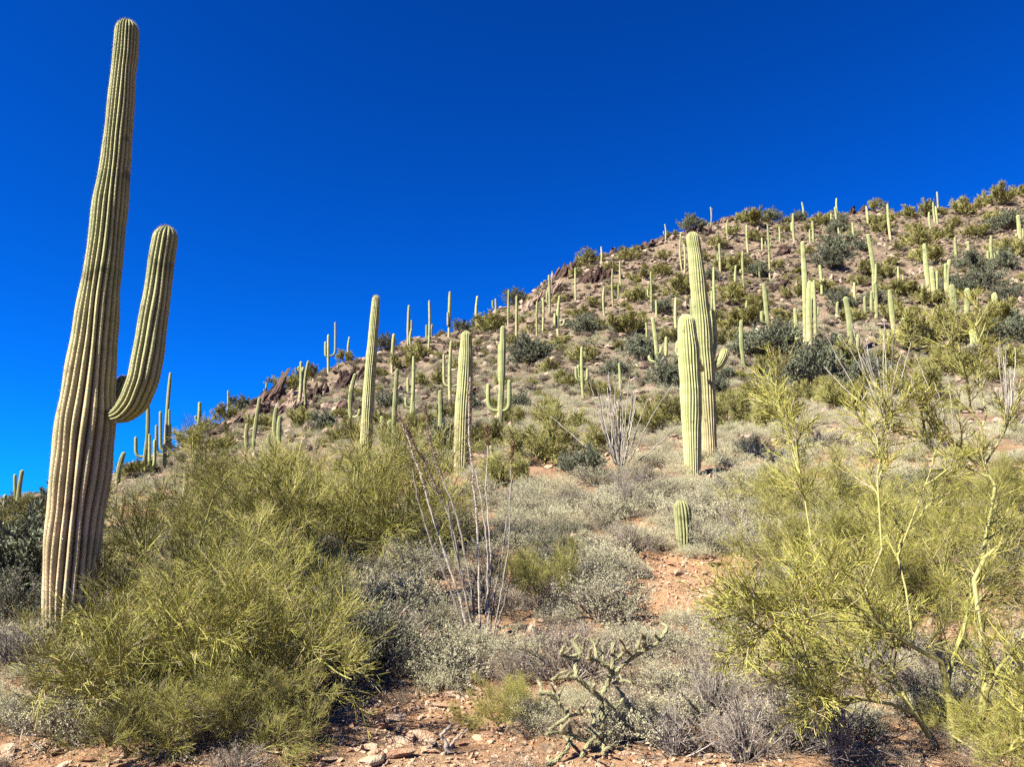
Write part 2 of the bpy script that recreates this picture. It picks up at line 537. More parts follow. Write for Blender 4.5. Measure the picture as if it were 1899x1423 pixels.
def ground_z(x, y):
    x, y = np.asarray(x, float), np.asarray(y, float)
    r = np.hypot(x, y)
    th = np.arctan2(x, y)
    tc = np.tan(np.clip(th, -.875, .875))
    Ye = r / np.sqrt(1 + tc * tc)
    fi = np.clip((tc + 1.2) / 2.4 * (len(TG) - 1), 0, len(TG) - 1.001)
    fj = np.clip((np.log(np.maximum(Ye, .3)) - math.log(.3)) / (math.log(400) - math.log(.3)) * (len(YG) - 1), 0, len(YG) - 1.001)
    i, j = fi.astype(int), fj.astype(int)
    a, b = fi - i, fj - j
    z = (ZT[i, j] * (1 - a) + ZT[i + 1, j] * a) * (1 - b) + (ZT[i, j + 1] * (1 - a) + ZT[i + 1, j + 1] * a) * b
    back = np.clip((np.abs(th) - 1.0) / 1.2, 0, 1)
    back = back * back * (3 - 2 * back)
    z = z * (1 - back) + (-EYE - .5 * np.clip(r / 200, 0, 1)) * back
    amp = np.clip(r / 30, 0, 1)
    nz = fbm(x * .9, y * .9, 4, 3) * (.10 + .10 * amp) + np.abs(fbm(x * .33, y * .5, 4, 19)) * .9 * np.clip((r - 25) / 30, 0, 1) + fbm(x * .16, y * .16, 4, 11) * 1.3 * np.clip((r - 14) / 60, 0, 1)
    nz = nz * np.clip((r - 1.5) / 3, 0, 1) + np.clip(fbm(x * .45, y * .45, 4, 31) - .22, 0, 1) * 1.5 * np.clip((r - 30) / 40, 0, 1)
    far = np.clip((r - 260) / 100, 0, 1)
    z = z * (1 - far) + -5.5 * far
    return z + nz * (1 - far) + EYE


def hit(px, py, ymin=2.5, ymax=170.0):
    """where the ray of a photo pixel meets the ground"""
    t, s = ray(px, py)
    Y = np.exp(np.linspace(math.log(ymin), math.log(ymax), 1500))
    g = ground_z(t * Y, Y) - (EYE + s * Y)
    k = np.argmax(g > 0)
    if g[k] <= 0:
        k = int(np.argmax(g / Y))
    return np.array([t * Y[k], Y[k], ground_z(t * Y[k], Y[k])])


def build_ground():
    th = np.concatenate([np.linspace(-180, -46, 40, endpoint=False), np.linspace(-46, 46, 361), np.linspace(46, 180, 41)[1:-1]])
    th = np.radians(th)
    rr = np.concatenate([np.exp(np.linspace(math.log(.4), math.log(2.5), 12, endpoint=False)), np.exp(np.linspace(math.log(2.5), math.log(210), 320, endpoint=False)),
                         np.exp(np.linspace(math.log(210), math.log(6000), 24))])
    T, Rr = np.meshgrid(th, rr)
    x, y = Rr * np.sin(T), Rr * np.cos(T)
    z = ground_z(x, y)
    nr, ntq = x.shape
    v = np.stack([x, y, z], -1).reshape(-1, 3)
    i = np.arange(nr - 1)[:, None] * ntq
    j = np.arange(ntq)[None]
    j2 = (j + 1) % ntq
    q = np.stack([i + j, i + j2, i + ntq + j2, i + ntq + j], -1).reshape(-1, 4)[:, ::-1]
    c = len(v)
    v = np.concatenate([v, [[0, 0, float(ground_z(0.0, 0.01))]]])
    tri = np.stack([np.full(ntq, c), np.arange(ntq), (np.arange(ntq) + 1) % ntq], -1)[:, ::-1]
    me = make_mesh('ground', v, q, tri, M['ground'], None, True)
    o = obj('ground', me)
    o['kind'] = 'structure'
    return o


ground = build_ground()


# ------------------------------------------------------------------ saguaros
def resample(path, radii, n, dome=True):
    """arc-length resample with catmull smoothing; rings crowd at the tip"""
    path = np.asarray(path, float); radii = np.asarray(radii, float)
    d = np.concatenate([[0], np.cumsum(np.linalg.norm(np.diff(path, axis=0), axis=1))])
    L = d[-1]
    dense = np.linspace(0, L, 300)
    P = np.stack([np.interp(dense, d, path[:, k]) for k in range(3)], 1)
    Rr = np.interp(dense, d, radii)
    w = max(3, int(300 // max(len(path) * 1.2, 4))) | 1
    ker = np.hanning(w + 2)[1:-1]; ker /= ker.sum()
    pad = w // 2
    def sm(a):
        lo = 2 * a[0] - a[1:pad + 1][::-1]; hi = 2 * a[-1] - a[-pad - 1:-1][::-1]
        return np.convolve(np.concatenate([lo, a, hi]), ker, 'valid')
    P = np.stack([sm(P[:, k]) for k in range(3)], 1); Rr = sm(Rr)
    Rt = Rr[-1]
    body = np.linspace(0, max(L - Rt * 1.15, L * .3), n - 7)
    top = body[-1] + (L - body[-1]) * np.sin(np.linspace(0, math.pi / 2, 8)[1:])
    s = np.concatenate([body, top])
    f = np.concatenate([np.ones(len(body)), np.cos(np.linspace(0, math.pi / 2, 8)[1:]) * .97 + .03])
    Q = np.stack([np.interp(s, dense, P[:, k]) for k in range(3)], 1)
    return Q, np.interp(s, dense, Rr) * f, s, L


def stalk(path, radii, ribs, per, rings, depth, cork0, cork1, R, lump=.03):
    """one ribbed column; returns vertices, faces, attributes and ridge lines for spines"""
    Q, rad, s, L = resample(path, radii, rings)
    n = ribs * per
    tang = unit(np.gradient(Q, axis=0))
    nrm = np.zeros_like(Q)
    ref = np.array([1.0, 0, 0]) if abs(tang[0, 0]) < .8 else np.array([0, 1.0, 0])
    nrm[0] = unit(np.cross(np.cross(tang[0], ref), tang[0]))
    for i in range(1, len(Q)):
        p = nrm[i - 1] - tang[i] * np.dot(nrm[i - 1], tang[i])
        nrm[i] = p / max(np.linalg.norm(p), 1e-9)
    bi = np.cross(tang, nrm)
    ph = np.arange(n) * 2 * math.pi / n
    off = R.uniform(0, 6.28)
    f = np.abs(np.cos(ribs * ph / 2)) ** .75
    sway = .05 * np.sin(s[:, None] * 1.3 + off) + .03 * np.sin(s[:, None] * 4.1 + ph[None] * 3)
    lumps = 1 + lump * (np.sin(s * 5.3 + off) * .6 + np.sin(s * 11.7 + off * 2) * .4)
    rr = rad[:, None] * lumps[:, None] * (1 - depth + depth * f[None]) * (1 + .012 * np.sin(s[:, None] * 9 + ph[None] * 5 + off))
    pp = ph[None] + off + sway
    v = Q[:, None] + (nrm[:, None] * np.cos(pp)[..., None] + bi[:, None] * np.sin(pp)[..., None]) * rr[..., None]
    m = len(Q)
    i = np.arange(m - 1)[:, None] * n; j = np.arange(n)[None]; j2 = (j + 1) % n
    q = np.stack([i + j, i + j2, i + n + j2, i + n + j], -1).reshape(-1, 4)
    vv = np.concatenate([v.reshape(-1, 3), [Q[-1]]])
    tri = np.stack([(m - 1) * n + np.arange(n), (m - 1) * n + (np.arange(n) + 1) % n, np.full(n, m * n)], -1)
    rib = np.concatenate([np.broadcast_to(f[None], (m, n)).ravel(), [1]])
    fr = np.interp(s / L, [0, 1], [cork0, cork1])
    ck = np.concatenate([np.broadcast_to(np.clip(fr, -.6, 1.0)[:, None], (m, n)).ravel(), [cork1]])
    ridge = v[:, ::per]
    rn = unit(ridge - Q[:, None])
    return vv, q, tri, rib, ck, ridge, rn, s


def spine_mesh(name, ridge, rn, s, step, k, length, r, R, tipbush=True):
    g = Geo()
    L = s[-1]
    ss = np.arange(step, L - 1e-3, step)
    m, nr, _ = ridge.shape
    B, D = [], []
    for c in range(nr):
        jit = ss + R.uniform(-.3, .3, len(ss)) * step
        B.append(np.stack([np.interp(jit, s, ridge[:, c, a]) for a in range(3)], 1))
        D.append(np.stack([np.interp(jit, s, rn[:, c, a]) for a in range(3)], 1))
    B, D = np.concatenate(B), unit(np.concatenate(D))
    # dark woolly areole under every cluster
    ar = B - D * .002
    spikes(g, ar, D, .006, .005, np.full(len(ar), .1))
    B = np.repeat(B, k, 0); D = np.repeat(D, k, 0)
    d2 = unit(D + R.normal(0, .55, D.shape))
    spikes(g, B, d2, R.uniform(.5, 1.1, len(B)) * length, r, R.uniform(.35, 1, len(B)))
    if tipbush:
        n = 500
        i = R.integers(m - 7, m, n); c = R.integers(0, nr, n)
        tang = unit(ridge[-1].mean(0) - ridge[-6].mean(0))
        spikes(g, ridge[i, c], rn[i, c] * .6 + tang + R.normal(0, .3, (n, 3)), R.uniform(.5, 1.2, n) * length, r, R.uniform(.6, 1, n))
    return g.mesh(name, M['spine'])


def stalk_part(name, parent, origin, path, radii, ribs, per, rings, depth, c0, c1, R, mat, spines=None, lump=.03):
    path = np.asarray(path, float) - origin
    vv, q, tri, rib, ck, ridge, rn, s = stalk(path, radii, ribs, per, rings, depth, c0, c1, R, lump)
    o = obj(name, make_mesh(name, vv, q, tri, mat, {'rib': rib, 'cork': ck}, True), parent)
    if spines:
        step, k, ln, r = spines
        obj('spines', spine_mesh('spines', ridge, rn, s, step, k, ln, r, R), o)
    return o


def pxpath(pts, Y):
    return np.array([at(a, b, Y if not hasattr(Y, '__len__') else Y[i]) for i, (a, b) in enumerate(pts)])


def near_saguaro(label, name, stems, Y, spines, ribs, per, rings, group=None, cat='saguaro'):
    """stems: list of (part name, pixel points, widths in px, depths or None, cork0, cork1)"""
    base = stems[0][1][0]
    b3 = at(base[0], base[1], Y)
    gz = float(ground_z(b3[0], b3[1]))
    org = np.array([b3[0], b3[1], gz])
    t = thing(name, label, cat, org, group)
    for part, pts, w, dep, c0, c1 in stems:
        D = dep if dep is not None else [Y] * len(pts)
        path = pxpath(pts, D)
        if part == 'trunk':
            path = np.concatenate([[[path[0, 0], path[0, 1], min(gz, path[0, 2]) - .15]], path])
            w = [w[0]] + list(w); D = [D[0]] + list(D)
        rad = np.array(w) / 2 / FPX * np.array(D) * 1.0
        stalk_part(part, t, org, path, rad, ribs if part == 'trunk' else max(10, int(ribs * .75)), per, rings if part == 'trunk' else max(30, int(rings * .6)),
                   .25, c0, c1, rng, M['cactus'], spines)
    return t


# the giant at the left: trunk, one big upraised arm, one bud arm behind it
near_saguaro('giant saguaro with one thick upraised arm, tan corky base, rising past the skyline', 'saguaro', [
    ('trunk', [(124, 1165), (131, 1060), (138, 982), (151, 874), (161, 767), (165, 720), (174, 640), (184, 550), (195, 470), (205, 375), (215, 300), (219, 250), (224, 200), (229.5, 125), (232.5, 108), (234, 80), (237, 38)],
     [76, 88, 97, 102, 100, 93, 82, 72, 66, 64, 56, 53, 50, 46, 49, 48, 47], None, 1.55, -.95),
    ('arm', [(190, 768), (214, 772), (232, 764), (250, 745), (266, 705), (276, 650), (283, 600), (291, 550), (299, 485), (306, 445), (311, 420)],
     [22, 28, 42, 53, 56, 57, 54, 49, 47, 47, 46], [7.0, 6.95, 6.9, 6.85, 6.8, 6.8, 6.8, 6.8, 6.8, 6.8, 6.8], -.05, -.6),
    ('arm', [(195, 745), (210, 744), (222, 728), (233, 699)], [20, 26, 29, 26], [7.05, 7.2, 7.3, 7.35], -.1, -.5)],
    7.0, (.038, 3, .022, .0009), 21, 8, 170)

SP2 = (.08, 3, .024, .0012)
near_saguaro('tall saguaro of the right-hand pair, with a stubby raised arm on its right side', 'saguaro', [
    ('trunk', [(1316, 842), (1312, 760), (1308, 690), (1303, 610), (1296, 540), (1289, 470), (1283, 430)], [27, 32, 36, 35, 32, 28, 24], None, .95, -1.0),
    ('arm', [(1312, 690), (1325, 682), (1334, 676), (1341, 662), (1346, 646)], [14, 16, 19, 20, 17], None, -.3, -.5),
    ('arm', [(1312, 676), (1321, 662), (1325, 640), (1324, 600), (1320, 575)], [9, 11, 12, 11, 9], [19.2, 19.5, 19.6, 19.6, 19.6], -.3, -.5),
    ('arm', [(1302, 686), (1294, 676), (1294, 664)], [10, 14, 14], [18.6, 18.3, 18.2], -.2, -.4)],
    19.0, SP2, 20, 5, 110)
near_saguaro('thick armless saguaro standing just in front of the tallest pair member', 'saguaro', [
    ('trunk', [(1285, 886), (1283, 800), (1281, 720), (1277, 650), (1274, 610), (1272, 583)], [27, 36, 41, 40, 36, 30], None, .45, -.7),
    ('bud_arm', [(1262, 660), (1257, 652), (1258, 632)], [9, 11, 10], [17, 17.2, 17.2], -.3, -.4)],
    17.0, SP2, 22, 5, 100)
near_saguaro('stout armless saguaro with a dark corky foot behind the spiny ocotillo wands', 'saguaro', [
    ('trunk', [(854, 916), (856, 860), (858, 790), (862, 720), (864, 660), (865, 614)], [22, 29, 32, 31, 26, 20], None, .85, -.6)],
    18.5, SP2, 20, 5, 100)
near_saguaro('tall slim armless saguaro rising out of the big left palo verde thicket', 'saguaro', [
    ('trunk', [(676, 870), (680, 800), (684, 730), (689, 660), (694, 600), (698, 548)], [20, 23, 22, 20, 18, 15], None, .5, -.6)],
    23.0, (.09, 3, .035, .002), 18, 4, 90)
near_saguaro('knee-high young saguaro with dark deep furrows beside the bare rocky patch', 'young_saguaro', [
    ('trunk', [(1269, 1016), (1268, 985), (1266, 955), (1263, 927)], [24, 31, 33, 27], None, -.1, -.45)],
    11.0, (.03, 5, .025, .0012), 14, 6, 50)

# ---- the saguaros on the hill: (region, top, base, width, arms[(attach y, tip x, tip y)], label)
REG = {'a': (400, 520, 3.3875), 'b': (0, 660, 1.8646), 'c': (860, 380, 3.3875), 'd': (1340, 320, 3.388)}
HILL = [
    ('a', (1805, 285), (1780, 960), 38, [(820, 1712, 650), (820, 1845, 625), (640, 1785, 400)], 'saguaro with two U-shaped arms like a trident at the foot of the slope'),
    ('a', (1480, 380), (1475, 800), 22, [(665, 1433, 465), (665, 1532, 475)], 'pale three-pronged saguaro left of the stout dark-footed saguaro'),
    ('a', (1410, 690), (1393, 1095), 30, [], 'plain armless saguaro between the dark bush and the stout dark-footed saguaro'),
    ('a', (1140, 555), (1115, 1070), 28, [], 'crooked pitted saguaro just right of the slim thicket saguaro'),
    ('a', (1243, 475), (1215, 960), 22, [(710, 1208, 610), (880, 1242, 760), (800, 1195, 735)], 'scarred saguaro with short broken arms behind the ocotillo tips'),
    ('a', (1120, 335), (1108, 590), 22, [], 'armless saguaro just right of and above the slim thicket saguaro, below the ridge'),
    ('a', (1215, 155), (1208, 410), 18, [(330, 1229, 250)], 'skyline saguaro with one close parallel arm, above the scarred saguaro'),
    ('a', (1231, 305), (1229, 432), 16, [], 'short stub saguaro tucked against a taller skyline saguaro'),
    ('a', (1342, 125), (1335, 480), 16, [(370, 1324, 280)], 'skyline saguaro with orange-tan lower trunk on the left ridge'),
    ('a', (1361, 275), (1357, 372), 13, [], 'small dark saguaro beside the orange-tan trunk on the skyline'),
    ('a', (1472, 70), (1465, 358), 19, [(290, 1459, 200)], 'tall skyline saguaro with a tiny side bud, midway up the ridge'),
    ('a', (1645, 98), (1640, 292), 18, [], 'plain skyline saguaro left of the green ridge bushes'),
    ('a', (1757, 115), (1757, 225), 13, [(175, 1739, 125)], 'small Y-shaped saguaro above a green bush on the skyline'),
    ('a', (1841, 58), (1838, 288), 14, [], 'slender saguaro rising from a ridge bush against the sky'),
    ('a', (708, 340), (708, 570), 18, [(480, 690, 385), (475, 752, 262)], 'forked grey saguaro with one long arm, silhouetted low on the left ridge'),
    ('a', (841, 355), (837, 497), 14, [], 'single skyline saguaro among pale bare bushes on the left ridge'),
    ('a', (536, 510), (522, 800), 22, [(570, 522, 540), (572, 549, 545)], 'saguaro crowned with two tiny arm buds at its top, left ridge'),
    ('a', (583, 505), (568, 810), 20, [], 'bare-topped saguaro standing beside the bud-crowned one on the left ridge'),
    ('a', (878, 585), (852, 885), 26, [(860, 902, 810)], 'saguaro with one low stubby arm left of the slim thicket saguaro'),
    ('a', (278, 733), (235, 1075), 24, [], 'leaning saguaro at the left end of the dark rock outcrop'),
    ('a', (197, 900), (197, 1065), 24, [], 'stubby saguaro left of the leaning saguaro above the thicket'),
    ('a', (383, 795), (380, 1050), 26, [], 'taller of two close saguaros rising over the thicket edge'),
    ('a', (405, 850), (402, 1060), 28, [], 'shorter of two close saguaros rising over the thicket edge'),
    ('a', (333, 965), (335, 1050), 24, [], 'tiny rounded saguaro just above the thicket edge'),
    ('a', (320, 640), (316, 735), 12, [(720, 304, 685)], 'small double saguaro on the skyline above dark boulders, far left'),
    ('a', (78, 693), (77, 790), 12, [], 'thin skyline saguaro left of a rounded blue-green bush'),
    ('a', (97, 735), (95, 835), 18, [], 'short saguaro leaning beside a rounded blue-green skyline bush'),
    ('a', (1040, 855), (1045, 965), 30, [], 'curved little saguaro arm-high above the thicket'),
    ('a', (1095, 875), (1068, 1080), 42, [], 'fat short saguaro half hidden in the thicket top'),
    ('a', (922, 900), (920, 1030), 24, [], 'small saguaro hidden behind the slim thicket saguaro foot'),
    ('a', (1725, 1040), (1730, 1138), 22, [], 'pale broken saguaro stump behind the ocotillo'),
    ('b', (78, 395), (62, 565), 14, [(540, 52, 410)], 'two-stemmed saguaro at the far left edge of the hill'),
    ('b', (18, 480), (12, 580), 12, [], 'lone short saguaro at the very left edge of the picture'),
    ('b', (590, 58), (570, 400), 12, [(330, 555, 192), (320, 585, 185), (350, 588, 235), (385, 568, 305), (345, 541, 240)], 'many-armed candelabra saguaro against the sky right of the giant'),
    ('b', (512, 170), (490, 415), 13, [(350, 470, 280), (390, 517, 270), (400, 535, 290)], 'branching saguaro next to the candelabra, partly behind the giant arm'),
    ('b', (430, 333), (408, 450), 16, [], 'short saguaro close to the right flank of the giant'),
    ('b', (690, 160), (685, 240), 12, [(225, 677, 207)], 'small skyline saguaro with a dark nub near its base'),
    ('b', (640, 390), (628, 525), 14, [], 'pale saguaro above the left thicket, below the rocky outcrop'),
    ('c', (333, 570), (330, 848), 18, [], 'plain saguaro in front of the ridge bush, right of the trident'),
    ('c', (461, 605), (460, 828), 14, [], 'lit saguaro beside a dark twin below the first ridge outcrop'),
    ('c', (498, 585), (495, 812), 14, [], 'darkened saguaro beside its pale twin below the first ridge outcrop'),
    ('c', (535, 440), (540, 702), 16, [(620, 522, 545)], 'ridge-edge saguaro with one short left arm at the first outcrop'),
    ('c', (603, 570), (593, 842), 20, [(765, 572, 680), (760, 632, 715), (750, 588, 655)], 'goblet-shaped saguaro with arms all round, mid slope'),
    ('c', (701, 395), (703, 622), 12, [], 'thin reddish saguaro in front of the striped cliff outcrop'),
    ('c', (863, 262), (863, 372), 12, [], 'small saguaro at the cliff top against the sky'),
    ('c', (935, 400), (938, 640), 15, [(600, 972, 500)], 'saguaro with a parallel right arm right of the striped cliff'),
    ('c', (981, 348), (986, 524), 12, [], 'thin saguaro just above the parallel-armed one'),
    ('c', (882, 520), (884, 692), 16, [], 'short plain saguaro below the striped cliff'),
    ('c', (1175, 420), (1180, 668), 14, [(580, 1155, 530)], 'slim saguaro with a tiny crooked left arm, upper middle slope'),
    ('c', (1208, 600), (1210, 712), 14, [], 'stub saguaro under the crooked-armed one'),
    ('c', (1263, 120), (1267, 232), 10, [(185, 1256, 165)], 'tiny skyline saguaro over a dark boulder'),
    ('c', (1550, 12), (1552, 122), 10, [(75, 1558, 20)], 'tiny double-topped skyline saguaro right of a round dark bush'),
    ('c', (1364, 175), (1372, 422), 12, [], 'left of two thin close saguaros beside the tall pair top'),
    ('c', (1384, 245), (1386, 428), 12, [], 'right of two thin close saguaros beside the tall pair top'),
    ('c', (1605, 240), (1612, 442), 16, [(350, 1595, 305)], 'one-armed saguaro in front of olive bushes near the upper ridge'),
    ('c', (1658, 90), (1660, 217), 12, [], 'small saguaro at the upper ridge left of a bush clump'),
    ('c', (1778, 122), (1785, 297), 14, [], 'saguaro with a dark ground shadow high on the slope'),
    ('c', (1710, 380), (1711, 537), 16, [], 'smooth short saguaro left of a dark gully'),
    ('c', (1752, 290), (1760, 522), 16, [(430, 1738, 405)], 'saguaro with a small left elbow above a dark shadow pit'),
    ('c', (1872, 205), (1874, 292), 13, [], 'small pale saguaro in a bush clump high on the slope'),
    ('c', (1856, 390), (1860, 462), 13, [], 'tiny saguaro under a leaning armed one, upper slope'),
    ('c', (1570, 390), (1582, 742), 18, [(690, 1558, 540)], 'double-stemmed saguaro right of the tall pair top'),
    ('c', (1333, 580), (1338, 832), 20, [], 'plain saguaro left of the thick front saguaro of the pair'),
    ('c', (1425, 600), (1430, 720), 18, [], 'saguaro peeking out behind the right-hand pair'),
    ('c', (1185, 705), (1215, 1032), 26, [(975, 1272, 828), (935, 1240, 890), (985, 1165, 945)], 'leaning saguaro with a raised right arm and dark fork, centre slope'),
    ('c', (1145, 740), (1148, 882), 14, [], 'short thin saguaro left of the leaning forked one'),
    ('c', (742, 890), (752, 1222), 22, [(1105, 705, 1020), (1105, 776, 1030), (1090, 720, 1005)], 'saguaro with a cup of short arms at mid height, centre slope'),
    ('c', (975, 995), (980, 1168), 18, [], 'small dented saguaro with a dark hole, centre slope'),
    ('d', (118, 925), (135, 1222), 26, [], 'saguaro with a dark notch right of the stubby-armed tall one'),
    ('d', (152, 805), (152, 895), 14, [], 'bluish little saguaro inside an olive bush'),
    ('d', (259, 697), (285, 1032), 27, [(945, 246, 870)], 'bright saguaro with a short left arm above the dark bushes'),
    ('d', (283, 330), (297, 672), 14, [(470, 269, 430), (465, 300, 440)], 'tall thin saguaro with two elbow buds, upper right slope'),
    ('d', (355, 338), (358, 442), 12, [], 'small saguaro between bushes below the upper ridge'),
    ('d', (443, 255), (450, 432), 18, [(370, 434, 310)], 'bright saguaro with a hugging arm near the upper skyline'),
    ('d', (497, 185), (507, 272), 10, [], 'tiny bluish saguaro poking over the upper skyline'),
    ('d', (548, 355), (551, 442), 12, [], 'short companion left of a taller plain saguaro, upper slope'),
    ('d', (563, 303), (570, 437), 16, [], 'plain saguaro with a short companion on its left, upper slope'),
    ('d', (705, 215), (710, 367), 16, [(310, 682, 255)], 'Y-shaped saguaro with a long left arm under the skyline'),
    ('d', (716, 160), (722, 262), 11, [], 'thin saguaro cutting the skyline above the Y-shaped one'),
    ('d', (727, 345), (735, 432), 12, [], 'small saguaro below the Y-shaped one'),
    ('d', (815, 315), (825, 452), 14, [], 'plain saguaro right of the dark green slope bushes'),
    ('d', (902, 210), (913, 327), 14, [], 'saguaro just below the red summit rocks'),
    ('d', (988, 250), (991, 312), 10, [], 'tiny saguaro right of the red summit rocks'),
    ('d', (1036, 195), (1055, 420), 17, [], 'leaning saguaro with a black boulder at its foot, upper slope'),
    ('d', (1298, 245), (1310, 362), 14, [], 'lowest of four saguaros in a skyline cluster'),
    ('d', (1322, 185), (1335, 322), 13, [], 'left middle saguaro of the four in the skyline cluster'),
    ('d', (1338, 210), (1350, 318), 13, [], 'short middle saguaro of the four in the skyline cluster'),
    ('d', (1347, 120), (1358, 268), 11, [], 'tallest and highest of four saguaros in the skyline cluster'),
    ('d', (502, 430), (518, 1132), 32, [], 'very tall straight saguaro over the dark bushes, right slope'),
    ('d', (548, 680), (548, 1142), 36, [(800, 566, 690)], 'thick brown-trunked saguaro with a dark flank beside the very tall one'),
    ('d', (574, 675), (586, 1142), 20, [(900, 600, 845)], 'thin saguaro with a black elbow behind the brown-trunked one'),
    ('d', (455, 850), (470, 1115), 24, [], 'lumpy crooked saguaro half hidden in the dark bushes'),
    ('d', (610, 580), (623, 772), 19, [(690, 634, 668)], 'saguaro with a dark knot at mid height, right slope'),
    ('d', (828, 690), (840, 832), 18, [], 'grey saguaro between bare rock strips, right slope'),
    ('d', (725, 810), (735, 932), 20, [], 'short saguaro left of the broad two-armed one behind the ocotillo'),
    ('d', (770, 780), (805, 1135), 36, [(1175, 738, 1015), (1130, 848, 1015)], 'broad saguaro with low arms on both sides behind the right ocotillo'),
    ('d', (893, 775), (900, 907), 20, [], 'stubby saguaro left of a leaning cluster, right slope'),
    ('d', (912, 385), (966, 925), 24, [(700, 962, 575), (880, 935, 745), (800, 948, 600)], 'long leaning saguaro with close arms, centre of the right slope'),
    ('d', (1050, 735), (1082, 1035), 28, [(1060, 1043, 990), (1000, 1133, 912)], 'leaning saguaro with small low arms above a palo verde'),
    ('d', (1103, 590), (1118, 732), 14, [(690, 1134, 650)], 'little hook-armed saguaro, right slope'),
    ('d', (1267, 445), (1305, 782), 26, [(770, 1258, 700)], 'leaning saguaro with a low left arm in the right-hand cluster'),
    ('d', (1312, 590), (1335, 822), 28, [(760, 1345, 620)], 'twin-stemmed saguaro in the right-hand cluster'),
    ('d', (1427, 545), (1437, 850), 28, [(700, 1400, 570)], 'tall saguaro with banded skin behind the right palo verde'),
    ('d', (1437, 700), (1450, 940), 38, [(925, 1405, 855), (960, 1372, 880)], 'stout saguaro with two low left knobs behind the right palo verde'),
    ('d', (1535, 725), (1525, 905), 32, [], 'smooth saguaro standing between bushes behind the right palo verde'),
    ('d', (1704, 755), (1725, 935), 34, [], 'blunt leaning saguaro near the right edge above the palo verde'),
    ('d', (1562, 985), (1570, 1110), 44, [], 'round-topped saguaro showing through the right palo verde twigs'),
    ('d', (1460, 405), (1476, 592), 18, [], 'slim leaning saguaro left of the bluish-grey bushes, right slope'),
    ('d', (1541, 430), (1550, 540), 18, [], 'short saguaro above the bluish-grey bush, right slope'),
    ('d', (1688, 395), (1702, 605), 22, [(555, 1666, 490), (550, 1730, 490), (545, 1712, 500)], 'classic saguaro with arms raised on both sides, upper right slope'),
    ('d', (1855, 265), (1868, 457), 24, [(440, 1847, 385), (425, 1886, 350)], 'saguaro with two short arms at the right edge of the picture'),
]
LAND = []       # (px, row, phrase) landmarks for telling look-alike bushes apart


def beside(kind, px, py, marks, used):
    """'<kind> left of the <nearest landmark>' not used before where possible"""
    best = None
    for lx, ly, ph in sorted(marks, key=lambda m: (m[0] - px) ** 2 + (m[1] - py) ** 2)[:60]:
        dx, dy = px - lx, py - ly
        side = ('left of' if dx < 0 else 'right of') if abs(dx) > abs(dy) else ('above' if dy < 0 else 'below')
        lab = '%s %s the %s' % (kind, side, ph)
        if len(lab.split()) > 16:
            continue
        best = best or lab
        if lab not in used:
            used.add(lab)
            return lab
    return best


hr = np.random.default_rng(21)
for reg, top, base, w, arms, label in HILL:
    ox, oy, sc_ = REG[reg]
    cv = lambda p: (ox + p[0] / sc_, oy + p[1] / sc_)
    tp, bp = cv(top), cv(base)
    P = hit(*bp)
    Y = P[1]
    wpx = w / sc_
    # keep the girth believable for a saguaro
    t = thing('saguaro', label, 'saguaro', P)
    LAND.append((bp[0], bp[1], label.split(',')[0]))
    n = 6
    f = np.linspace(0, 1, n)
    bend = hr.normal(0, .9) * wpx * .4
    pts = [(bp[0] + (tp[0] - bp[0]) * k + bend * math.sin(k * math.pi), bp[1] + (tp[1] - bp[1]) * k) for k in f]
    path = pxpath(pts, Y)
    path[0] = P - np.array([0, 0, .3])
    prof = np.array([.85, .95, 1.05, 1.05, .97, .85]) * hr.uniform(.9, 1.12, 6)
    r0 = wpx / 2 / FPX * Y * 1.02
    tall = abs(tp[1] - bp[1]) * Y / FPX
    c0 = hr.uniform(.4, 1.1) if tall > 3.5 else hr.uniform(-.2, .3)
    big = wpx > 6.5
    ribs, per, rings = (14, 4, 40) if big else (11, 3, 24)
    stalk_part('trunk', t, P, path, prof * r0, ribs, per, rings, .28, c0, -.75, hr, M['cactus_far'], None, .035)
    for (ya, tx, ty) in arms:
        A = (bp[0] + (tp[0] - bp[0]) * (base[1] - ya) / (base[1] - top[1]), oy + ya / sc_)
        T = cv((tx, ty))
        dx = T[0] - A[0]
        e = min(abs(dx) * .55, (A[1] - T[1]) * .5)
        ap = [A, (A[0] + dx * .45, A[1] + e * .06), (A[0] + dx * .8, A[1] - e * .25), (A[0] + dx * .98, A[1] - e), (T[0], (T[1] + A[1] - e) / 2), T]
        dd = hr.normal(0, .5) * r0
        apath = pxpath(ap, [Y, Y + dd * .4, Y + dd * .8, Y + dd, Y + dd, Y + dd])
        ra = r0 * hr.uniform(.72, .92)
        stalk_part('arm', t, P, apath, ra * np.array([.7, .8, .9, 1, 1, .9]), 10, 3, 20, .17, -.2, -.7, hr, M['cactus_far'], None, .02)


# ------------------------------------------------------------------ rocks
def rock_mesh(R, name, mat, flat=.55, sub=2, rough=.18, planes=11):
    """angular stone: a sphere cut by random planes, with a little relief"""
    import bmesh
    bm = bmesh.new()
    bmesh.ops.create_icosphere(bm, subdivisions=sub, radius=1)
    v = np.array([p.co for p in bm.verts])
    f = np.array([[q.index for q in p.verts] for p in bm.faces])
    bm.free()
    for _ in range(planes):
        nn = unit(R.normal(size=3)); d = R.uniform(.38, .75)
        over = np.maximum(v @ nn - d, 0)
        v = v - over[:, None] * nn[None]
    v = v * (1 + rough * (vnoise(v[:, 0] * 2.3 + 9, v[:, 1] * 2.3 + v[:, 2] * 1.7, int(R.integers(999))))[:, None])
    v = v * np.array([R.uniform(.75, 1.25), R.uniform(.7, 1.1), flat * R.uniform(.7, 1.2)])
    return v, f


